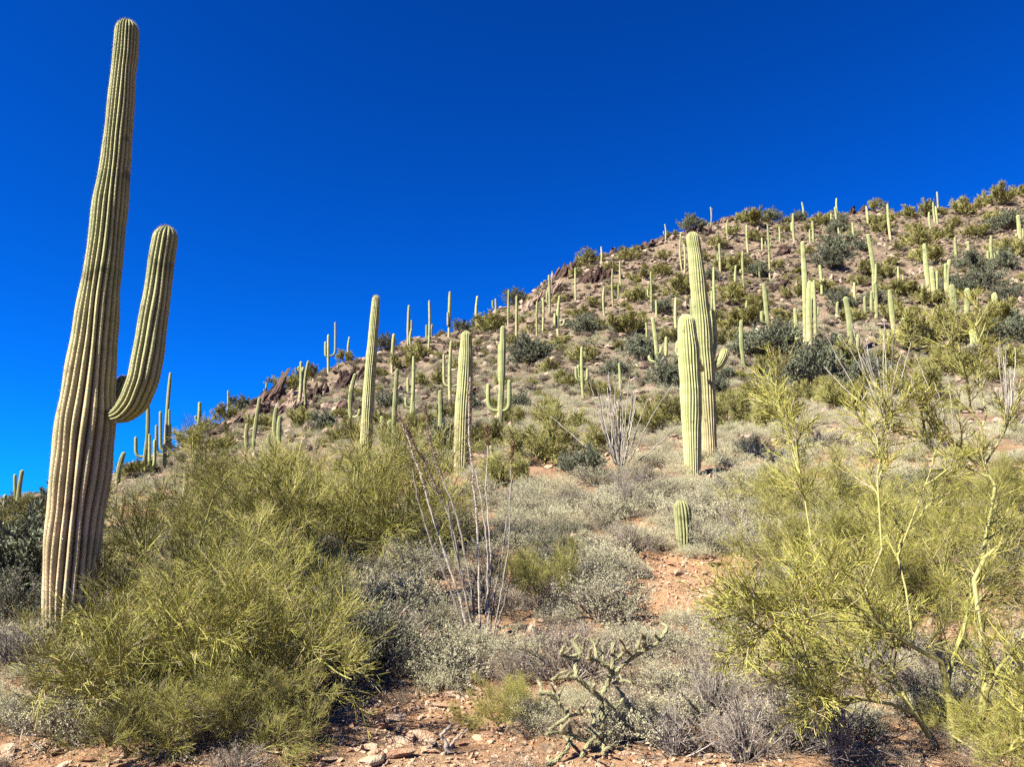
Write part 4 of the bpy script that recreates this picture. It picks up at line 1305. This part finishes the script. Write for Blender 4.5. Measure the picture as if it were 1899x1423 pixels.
for x, y, z, R_, Y in spots:
    dry = sr.uniform() < (.5 if Y < 7 else .18)
    k = int(sr.integers(4, 6)) if dry else int(sr.integers(0, 4))
    where = 'in the foreground' if Y < 8 else 'around the young saguaro and bare patch' if Y < 13 else 'below the tall pair'
    a, b = to_px([x, y, z])
    lab = beside(('small ' if R_ < .28 else 'large ' if R_ > .38 else '') + ('dry brown bursage' if dry else 'pale grey bursage'), a, b, MARKS, USED)
    t = thing('bursage_shrub', lab, 'shrub', (x, y, z), ('dry shrubs ' if dry else 'grey shrubs ') + where)
    obj('stems', BUR[k][0], t); obj('foliage', BUR[k][1], t)
    t.scale = (R_, R_, R_ * float(sr.uniform(.8, 1.15)))
    t.rotation_euler = (0, 0, float(sr.uniform(0, 6.28)))


def far_scrub(name, n, ymin, ymax, rmin, rmax, per, leaf, mat, R, label, avoid=True):
    g = Geo()
    Y = np.sqrt(R.uniform(ymin ** 2, ymax ** 2, n)); t = R.uniform(-.78, .8, n)
    x, y = t * Y, Y
    dens = fbm(x * .12, y * .12, 3, 77)
    ok = dens + R.uniform(-.5, .5, n) > -.35
    x, y = x[ok], y[ok]
    z = ground_z(x, y)
    if avoid:
        k = ~in_patch(*to_px(np.stack([x, y, z], -1)), .9)
        x, y, z = x[k], y[k], z[k]
    m = len(x)
    rad = R.uniform(rmin, rmax, m)
    i = np.repeat(np.arange(m), per)
    N = len(i)
    d = unit(R.normal(size=(N, 3))); d[:, 2] = np.abs(d[:, 2])
    rr = rad[i] * R.uniform(.45, 1.0, N) ** .6
    p = np.stack([x[i], y[i], z[i]], 1) + d * rr[:, None] * np.array([1, 1, .8])
    p[:, 2] += R.uniform(-.05, .03, N)
    tone = R.normal(.5, .16, m)
    leaves(g, p, d + R.normal(0, .6, (N, 3)), leaf * R.uniform(.6, 1.3, N) * (rad[i] / rmax) ** .3, leaf * .55 * R.uniform(.6, 1.3, N), np.clip(tone[i] + R.normal(0, .14, N), 0, 1), R)
    o = obj(name, g.mesh(name, mat))
    o['kind'] = 'stuff'
    o['label'] = label
    return o




def gn_scatter(name, x, y, size, picks, protos, mat, R, label, sink=0.0, squash=(.8, 1.15)):
    """one stuff object: its points carry instances of plants or stones that already stand in the scene"""
    n = len(x)
    z = ground_z(x, y) - size * sink
    me = bpy.data.meshes.new(name)
    me.vertices.add(n)
    me.vertices.foreach_set('co', np.stack([x, y, z], 1).astype(np.float32).ravel())
    for k, v in (('rz', R.uniform(0, 6.28, n)), ('sx', size), ('sz', size * R.uniform(*squash, n)), ('pick', picks)):
        a = me.attributes.new(k, 'FLOAT', 'POINT')
        a.data.foreach_set('value', np.asarray(v, np.float32))
    o = obj(name, me)
    o['kind'] = 'stuff'
    o['label'] = label
    ng = bpy.data.node_groups.new(name, 'GeometryNodeTree')
    ng.interface.new_socket('Geometry', in_out='INPUT', socket_type='NodeSocketGeometry')
    ng.interface.new_socket('Geometry', in_out='OUTPUT', socket_type='NodeSocketGeometry')
    N, L = ng.nodes, ng.links
    gi, go = N.new('NodeGroupInput'), N.new('NodeGroupOutput')
    def attr(k):
        q = N.new('GeometryNodeInputNamedAttribute'); q.data_type = 'FLOAT'; q.inputs['Name'].default_value = k
        return q.outputs[0]
    pts = N.new('GeometryNodeMeshToPoints'); L.new(gi.outputs[0], pts.inputs[0])
    rot = N.new('ShaderNodeCombineXYZ'); L.new(attr('rz'), rot.inputs[2])
    scl = N.new('ShaderNodeCombineXYZ'); sx = attr('sx')
    L.new(sx, scl.inputs[0]); L.new(sx, scl.inputs[1]); L.new(attr('sz'), scl.inputs[2])
    pk = attr('pick')
    join = N.new('GeometryNodeJoinGeometry')
    for k, pr_ in enumerate(protos):
        cmp_ = N.new('FunctionNodeCompare'); cmp_.data_type = 'FLOAT'; cmp_.operation = 'EQUAL'
        L.new(pk, cmp_.inputs[0]); cmp_.inputs[1].default_value = float(k); cmp_.inputs['Epsilon'].default_value = .1
        inf = N.new('GeometryNodeObjectInfo'); inf.transform_space = 'ORIGINAL'
        inf.inputs[0].default_value = pr_
        src = inf.outputs['Geometry']
        if mat is not None:
            sm = N.new('GeometryNodeSetMaterial'); sm.inputs['Material'].default_value = mat
            L.new(src, sm.inputs[0]); src = sm.outputs[0]
        ip = N.new('GeometryNodeInstanceOnPoints')
        L.new(pts.outputs[0], ip.inputs['Points']); L.new(cmp_.outputs[0], ip.inputs['Selection']); L.new(src, ip.inputs['Instance'])
        L.new(rot.outputs[0], ip.inputs['Rotation']); L.new(scl.outputs[0], ip.inputs['Scale'])
        L.new(ip.outputs[0], join.inputs[0])
    L.new(join.outputs[0], go.inputs[0])
    md = o.modifiers.new(name, 'NODES'); md.node_group = ng
    return o


def field(R, n, ymin, ymax, dens=-.35, avoid=.95):
    Y = np.sqrt(R.uniform(ymin ** 2, ymax ** 2, n)); t = R.uniform(-.78, .8, n)
    x, y = t * Y, Y
    ok = fbm(x * .12, y * .12, 3, 77) + R.uniform(-.5, .5, n) > dens
    x, y = x[ok], y[ok]
    k = ~in_patch(*to_px(np.stack([x, y, ground_z(x, y)], -1)), avoid)
    return x[k], y[k]


FOL = {}
for o in C.objects:
    if o.type == 'MESH' and o.name.split('.')[0] == 'foliage' and o.data.name not in FOL:
        FOL[o.data.name] = o
darkf = [FOL[m.name] for _, m in DARK if m.name in FOL]
grey = [FOL[m.name] for _, m in BUR[:4] if m.name in FOL]
dry = [FOL[m.name] for _, m in BUR[4:] if m.name in FOL]
stones = {}
for o in ground.children:
    stones.setdefault(o.data.name, o)
stones = list(stones.values())
gr = np.random.default_rng(404)
x, y = field(gr, 5200, 11, 72, -.5); gn_scatter('slope_scrub', x, y, gr.uniform(.22, .5, len(x)), gr.integers(0, len(grey), len(x)), grey, None, gr, 'grey low scrub covering the lower slope')
x, y = field(gr, 2600, 11, 75, -.2); gn_scatter('dry_slope_scrub', x, y, gr.uniform(.2, .48, len(x)), gr.integers(0, len(dry), len(x)), dry, None, gr, 'dry brown low scrub covering the lower slope')
x, y = field(gr, 9500, 45, 170, -.3); gn_scatter('upper_slope_scrub', x, y, gr.uniform(.2, .55, len(x)), gr.integers(0, len(darkf), len(x)), darkf, M['bursage_dry'], gr, 'dry low scrub dotted over the upper slope')
x, y = field(gr, 5200, 45, 170, -.2); gn_scatter('grey_upper_scrub', x, y, gr.uniform(.2, .5, len(x)), gr.integers(0, len(darkf), len(x)), darkf, M['bursage'], gr, 'pale grey low scrub dotted over the upper slope')
x, y = field(gr, 3400, 18, 168, -.1); gn_scatter('olive_slope_scrub', x, y, gr.uniform(.2, .6, len(x)), gr.integers(0, len(darkf), len(x)), darkf, M['twig_far'], gr, 'small olive shrubs dotted over the slope')
x, y = field(gr, 1500, 4.8, 15); gn_scatter('undergrowth', x, y, gr.uniform(.08, .22, len(x)), gr.integers(0, len(dry), len(x)), dry, None, gr, 'dry undergrowth between the foreground shrubs')
x, y = field(gr, 900, 5.5, 16); gn_scatter('grey_undergrowth', x, y, gr.uniform(.10, .26, len(x)), gr.integers(0, len(grey), len(x)), grey, None, gr, 'pale seedling shrubs between the foreground shrubs')
x, y = field(gr, 34000, 20, 168, -.6); gn_scatter('hillside_rubble', x, y, np.minimum(.13 * (5.0 ** (gr.uniform(0, 1, len(x)) ** 1.7)), .0085 * y), gr.integers(0, len(stones), len(x)), stones, M['rock_hill'], gr, 'pinkish grey rubble strewn over the saguaro hillside', -.1, (.9, 1.6))
x, y = field(gr, 1500, 8, 24, -.6, .0); gn_scatter('loose_slope_stones', x, y, .04 * (5.0 ** (gr.uniform(0, 1, len(x)) ** 2.0)), gr.integers(0, len(stones), len(x)), stones, None, gr, 'loose stones between the shrubs of the lower slope', -.1, (.9, 1.6))
Yp = np.sqrt(gr.uniform(4.2 ** 2, 13.5 ** 2, 70000)); tp_ = gr.uniform(-.72, .74, 70000)
x, y = tp_ * Yp, Yp
k = in_patch(*to_px(np.stack([x, y, ground_z(x, y)], -1)), 1.2)
x, y = x[k], y[k]
gn_scatter('soil_pebbles', x, y, .006 * (6.0 ** (gr.uniform(0, 1, len(x)) ** 2.0)), gr.integers(0, len(stones), len(x)), stones, None, gr, 'loose pebbles on the bare red soil', -.15, (.9, 1.8))
far_scrub('ground_litter', 6000, 4.3, 13, .03, .12, 8, .035, M['bursage_dry'], sr, 'dry litter and seedlings between the shrubs')

# ------------------------------------------------------------------ ocotillos
def wand(geo, lg, path, r0, r1, R, spn=.03, leafy=.3):
    path = np.asarray(path, float)
    d = np.concatenate([[0], np.cumsum(np.linalg.norm(np.diff(path, axis=0), axis=1))])
    L = d[-1]
    n = 26
    s = np.linspace(0, L, n)
    Q = np.stack([np.interp(s, d, path[:, k]) for k in range(3)], 1)
    ker = np.array([.1, .2, .4, .2, .1])
    for k in range(3):
        a = np.pad(Q[:, k], 2, mode='reflect', reflect_type='odd')
        Q[:, k] = np.convolve(a, ker, 'valid')
    Q[1:-1] += R.normal(0, r0 * .35, (n - 2, 3))
    tubes(geo, Q[None], np.linspace(r0, r1, n)[None] * (1 + .12 * R.normal(size=(1, n))), 6, [R.uniform(.5, 1.0)])
    m = int(L / .013)
    f = R.uniform(0, 1, m) * (n - 1.001)
    i = f.astype(int); w = (f - i)[:, None]
    B = Q[i] * (1 - w) + Q[i + 1] * w
    T = unit(Q[i + 1] - Q[i])
    out = unit(np.cross(T, R.normal(size=(m, 3))))
    rr = np.interp(f, [0, n - 1], [r0, r1])
    spikes(geo, B + out * rr[:, None] * .6, out + T * .3, R.uniform(.5, 1.2, m) * spn, rr * .30, R.uniform(0, .75, m))
    if leafy > 0:
        ml = int(m * 2.5)
        f = (1 - leafy * R.uniform(0, 1, ml) ** 1.3) * (n - 1.001)
        i = f.astype(int); w = (f - i)[:, None]
        B = Q[i] * (1 - w) + Q[i + 1] * w + R.normal(0, r0 * .8, (ml, 3))
        leaves(lg, B, R.normal(size=(ml, 3)), .022, .012, R.uniform(0, 1, ml), R)


OB = hit(893, 1195)
oy = OB[1]
ot = thing('ocotillo', 'tall spiny ocotillo with bare grey wands in the centre foreground', 'ocotillo', OB, 'ocotillos')
WANDS = [([(868, 1190), (835, 1090), (800, 1010), (775, 930), (765, 870)], .0, .010, 0), ([(874, 1190), (840, 1070), (812, 990), (785, 900), (770, 850), (752, 800), (738, 765)], .3, .012, .4),
         ([(880, 1190), (855, 1060), (838, 970), (812, 910), (780, 845), (760, 810), (752, 790)], -.2, .012, .35), ([(885, 1190), (866, 1040), (840, 930), (808, 860), (795, 815), (788, 750)], .4, .010, .35),
         ([(890, 1190), (888, 1050), (884, 940), (874, 870), (870, 800), (868, 740), (872, 700)], .5, .012, .6), ([(898, 1190), (905, 1080), (902, 990), (890, 910), (880, 870)], .1, .010, 0),
         ([(903, 1190), (911, 1050), (905, 960), (900, 900), (905, 850), (903, 790)], .35, .008, .1), ([(912, 1190), (932, 1090), (945, 1000), (946, 920), (949, 862), (950, 820)], -.1, .008, .1),
         ([(916, 1190), (935, 1120), (948, 1060)], -.3, .010, .2), ([(884, 1190), (862, 1100), (842, 1010), (830, 930)], -.35, .009, 0), ([(906, 1190), (918, 1100), (935, 1010), (940, 960)], .3, .008, 0)]
for k, (pts, do, r, lf) in enumerate(WANDS):
    g, lg = Geo(), Geo()
    wand(g, lg, pxpath(pts, oy + np.linspace(0, do, len(pts))) - OB, r * 1.2, r * .7, br, .036, lf)
    w_ = obj('wand', g.mesh('wand', M['ocotillo']), ot)
    if lf > 0:
        obj('dry_leaves', lg.mesh('dry_leaves', M['ocotillo_leaf']), w_)


def ocotillo(px, py, hpx, n, spread, label, seed, lean=0.0, r=.012):
    R = np.random.default_rng(seed)
    P = hit(px, py)
    H = hpx * P[1] / FPX
    t = thing('ocotillo', label, 'ocotillo', P, 'ocotillos')
    for k in range(n):
        az = R.uniform(0, 6.28); tl = math.radians(abs(R.normal(0, spread)))
        d = np.array([math.sin(tl) * math.cos(az) + lean, math.sin(tl) * math.sin(az), math.cos(tl)])
        L = H * R.uniform(.7, 1.1)
        pts = [np.array([d[0] * .05, d[1] * .05, -.1])]
        for j in range(6):
            d = unit(d + R.normal(0, .05, 3) + np.array([0, 0, .015]))
            pts.append(pts[-1] + d * L / 6)
        g, lg = Geo(), Geo()
        wand(g, lg, np.array(pts), r, r * .5, R, .03, 0)
        obj('wand', g.mesh('wand', M['ocotillo']), t)


ocotillo(1150, 878, 185, 24, 26, 'fan-shaped ocotillo of thin grey wands left of the tall pair', 201, 0, .019)
ocotillo(1645, 785, 205, 17, 24, 'pale straw-coloured ocotillo fan on the right slope', 202, -.08, .019)
ocotillo(1775, 850, 200, 18, 20, 'dark ocotillo leaning left behind the right palo verde', 203, -.5, .019)
ocotillo(1870, 800, 170, 12, 22, 'grey ocotillo at the right edge behind the palo verde limbs', 204, .1, .019)

# ------------------------------------------------------------------ cholla
def zc(x, y):
    return 900 + x / 3.3875, 1003 + y / 3.3875


CB = hit(1116, 1392)
ct = thing('cholla_cactus', 'pale knobbly staghorn cholla with antler-like branches at the bottom centre', 'cholla', CB)
CH = [([(735, 1330), (735, 1200), (735, 1100), (725, 990)], 0, 0, 19), ([(725, 990), (640, 920), (575, 860)], 0, -.1, 16), ([(575, 860), (565, 780), (600, 710), (540, 620)], -.1, .05, 14),
      ([(575, 865), (500, 862), (415, 875)], -.1, -.2, 13), ([(600, 715), (530, 735), (470, 720), (500, 660)], 0, -.15, 11), ([(600, 710), (620, 690)], 0, 0, 11),
      ([(725, 990), (775, 890), (800, 790), (805, 640)], 0, .1, 15), ([(800, 800), (720, 760), (630, 740)], .1, 0, 13), ([(790, 850), (860, 790), (930, 730), (1000, 690)], .05, .1, 14),
      ([(1000, 690), (1080, 650), (1130, 580), (1150, 540)], .1, .15, 13), ([(1000, 695), (1000, 640), (1000, 590)], .1, .05, 13), ([(960, 710), (950, 650)], .1, .2, 11),
      ([(700, 740), (690, 660), (660, 615)], .05, .15, 12), ([(805, 760), (860, 720), (900, 675)], .1, -.1, 10), ([(735, 1130), (790, 1080), (860, 1010), (870, 960)], 0, .15, 11),
      ([(730, 1280), (640, 1260), (540, 1230), (510, 1110)], -.1, -.25, 15), ([(510, 1110), (450, 1010), (400, 960), (330, 960)], -.25, -.35, 14), ([(515, 1120), (460, 1150), (400, 1195)], -.25, -.4, 12),
      ([(520, 1215), (460, 1205), (380, 1220)], -.25, -.45, 12), ([(545, 1240), (510, 1320), (430, 1400), (380, 1410)], -.25, -.5, 14), ([(515, 1110), (560, 1095), (610, 1090)], -.2, -.1, 10),
      ([(735, 1210), (690, 1240), (640, 1290), (600, 1370)], -.1, -.4, 13), ([(735, 1250), (745, 1310), (740, 1350)], -.1, -.3, 13), ([(690, 1200), (680, 1160), (690, 1120)], -.1, -.05, 11),
      ([(470, 1030), (440, 990), (430, 930)], -.3, -.2, 10), ([(800, 900), (880, 880), (930, 900)], .05, -.2, 9)]
cr_ = np.random.default_rng(55)
for pts, d0, d1, rpx in list(CH):
    for _ in range(2):
        k = int(cr_.integers(1, len(pts)))
        f = cr_.uniform(.2, 1)
        a = np.array(pts[k - 1], float) * (1 - f) + np.array(pts[k], float) * f
        ang = cr_.uniform(-2.6, -.5)
        ln = cr_.uniform(45, 110)
        dm = d0 + (d1 - d0) * (k - 1 + f) / (len(pts) - 1)
        mid = a + ln * .55 * np.array([math.cos(ang), math.sin(ang)])
        end = mid + ln * .5 * np.array([math.cos(ang + cr_.normal(0, .5)), math.sin(ang + cr_.normal(0, .5))])
        CH.append(([tuple(a), tuple(mid), tuple(end)], dm, dm + cr_.normal(0, .25), rpx * .72))
for pts, d0, d1, rpx in CH:
    path = pxpath([zc(*p) for p in pts], CB[1] + np.linspace(d0, d1, len(pts)) * .6) - CB
    r = rpx / 3.3875 / FPX * CB[1] * .82
    n = max(8, int(np.linalg.norm(np.diff(path, axis=0), axis=1).sum() / .0065))
    Q, rad, s, L = resample(path, np.full(len(path), r), n + 8)
    m, sides = len(Q), 20
    tang = unit(np.gradient(Q, axis=0))
    ref = unit(np.cross(tang, np.array([.3, 1, .2]))); bi = np.cross(tang, ref)
    ph = np.arange(sides) * 2 * math.pi / sides
    knob = .95 + .34 * np.cos(5 * ph[None]) * np.cos(s[:, None] * 2 * math.pi / .036) + .1 * np.sin(s[:, None] * 40)
    v = Q[:, None] + (ref[:, None] * np.cos(ph)[None, :, None] + bi[:, None] * np.sin(ph)[None, :, None]) * (rad[:, None] * knob)[..., None]
    i = np.arange(m - 1)[:, None] * sides; j = np.arange(sides)[None]; j2 = (j + 1) % sides
    q = np.stack([i + j, i + j2, i + sides + j2, i + sides + j], -1).reshape(-1, 4)
    g = Geo()
    g.add(v.reshape(-1, 3), q, None, np.clip(.5 + (knob - 1) * 1.8, 0, 1).ravel())
    br_ = obj('branch', g.mesh('branch', M['cholla'], True), ct)
    k = int(L / .0018)
    ii, jj = cr_.integers(0, m, k), cr_.integers(0, sides, k)
    g = Geo()
    spikes(g, v[ii, jj], unit(v[ii, jj] - Q[ii]) + cr_.normal(0, .5, (k, 3)), cr_.uniform(.010, .026, k), .0008, cr_.uniform(.2, .85, k))
    obj('spines', g.mesh('spines', M['spine']), br_)

# ------------------------------------------------------------------ dead wood and bare brush
def dry_brush(px, py, size, seed, label, n=26, lean=(0, 0, 0)):
    R = np.random.default_rng(seed)
    P = hit(px, py)
    g = Geo()
    az = R.uniform(0, 6.28, n); tl = np.radians(np.abs(R.normal(0, 42, n)))
    d = np.stack([np.sin(tl) * np.cos(az), np.sin(tl) * np.sin(az), np.abs(np.cos(tl)) + .1], 1) + np.array(lean)
    Q = np.zeros((n, 5, 3)); Q[:, 0, 2] = -.05
    for k in range(1, 5):
        d = unit(d + R.normal(0, .12, d.shape))
        Q[:, k] = Q[:, k - 1] + d * size / 4 * R.uniform(.8, 1.2, (n, 1))
    tubes(g, Q, np.linspace(.0065, .003, 5)[None], 4, R.uniform(.2, 1, n))
    S, _ = grow(R, Q, 5, .2, 1, 40, 14, size * .4, size * .1, 4, .15, .05)
    tubes(g, S, np.linspace(.003, .0015, 4)[None], 3, R.uniform(.2, 1, len(S)))
    S2, _ = grow(R, S, 4, .2, 1, 42, 14, size * .18, size * .05, 3, .15, .05)
    tubes(g, S2, np.linspace(.0018, .001, 3)[None], 3, R.uniform(.2, 1, len(S2)))
    o = obj('dry_brush', g.mesh('dry_brush', M['deadwood']), None, P)
    tag(o, label, 'brush', 'bare dead brush')


for k, (px, py, sz, label) in enumerate([
        (1460, 1395, .42, 'tangle of bare grey twigs left of the big palo verde base'), (1380, 1415, .36, 'low bare grey twigs at the bottom edge right of the cholla'),
        (1560, 1420, .38, 'bare grey twigs below the palo verde limbs'), (1320, 1330, .36, 'bare brown twigs behind the cholla right arm'),
        (120, 1330, .40, 'dark bare brush under the low sprawling palo verde'), (230, 1370, .34, 'dark bare brush above the lower left soil'),
        (640, 1250, .42, 'dark twiggy brush in the shade under the large jojoba'), (720, 1215, .45, 'dead arching twigs at the jojoba foot'),
        (1160, 950, .7, 'bare reddish brush between the young saguaro and the ocotillo fan'), (1250, 1400, .3, 'small bare twigs right of the cholla foot'),
        (1650, 1290, .4, 'bare twigs in the shade of the palo verde limbs'), (560, 1330, .32, 'bare twigs under the drooping palo verde sprays'), (20, 1250, .35, 'pale bare twigs at the left edge')]):
    dry_brush(px, py, sz, 300 + k, label)

# a dead root on the bank
RP = hit(832, 1400)
g = Geo()
for pts, r in [([(832, 1405), (826, 1385), (818, 1372), (840, 1352)], .02), ([(800, 1423), (798, 1405), (790, 1395)], .018), ([(832, 1400), (845, 1380), (868, 1362)], .009)]:
    path = pxpath(pts, RP[1]) - RP
    Q, rad, s, L = resample(path, np.linspace(r, r * .5, len(pts)), 22)
    tubes(g, (Q + br.normal(0, .003, Q.shape))[None], (rad * (1 + .2 * br.normal(size=len(rad))))[None], 7, [.8])
o = obj('dead_root', g.mesh('dead_root', M['deadwood'], True), None, RP + np.array([0, 0, .03]))
tag(o, 'weathered grey root sticking out of the red bank', 'root')
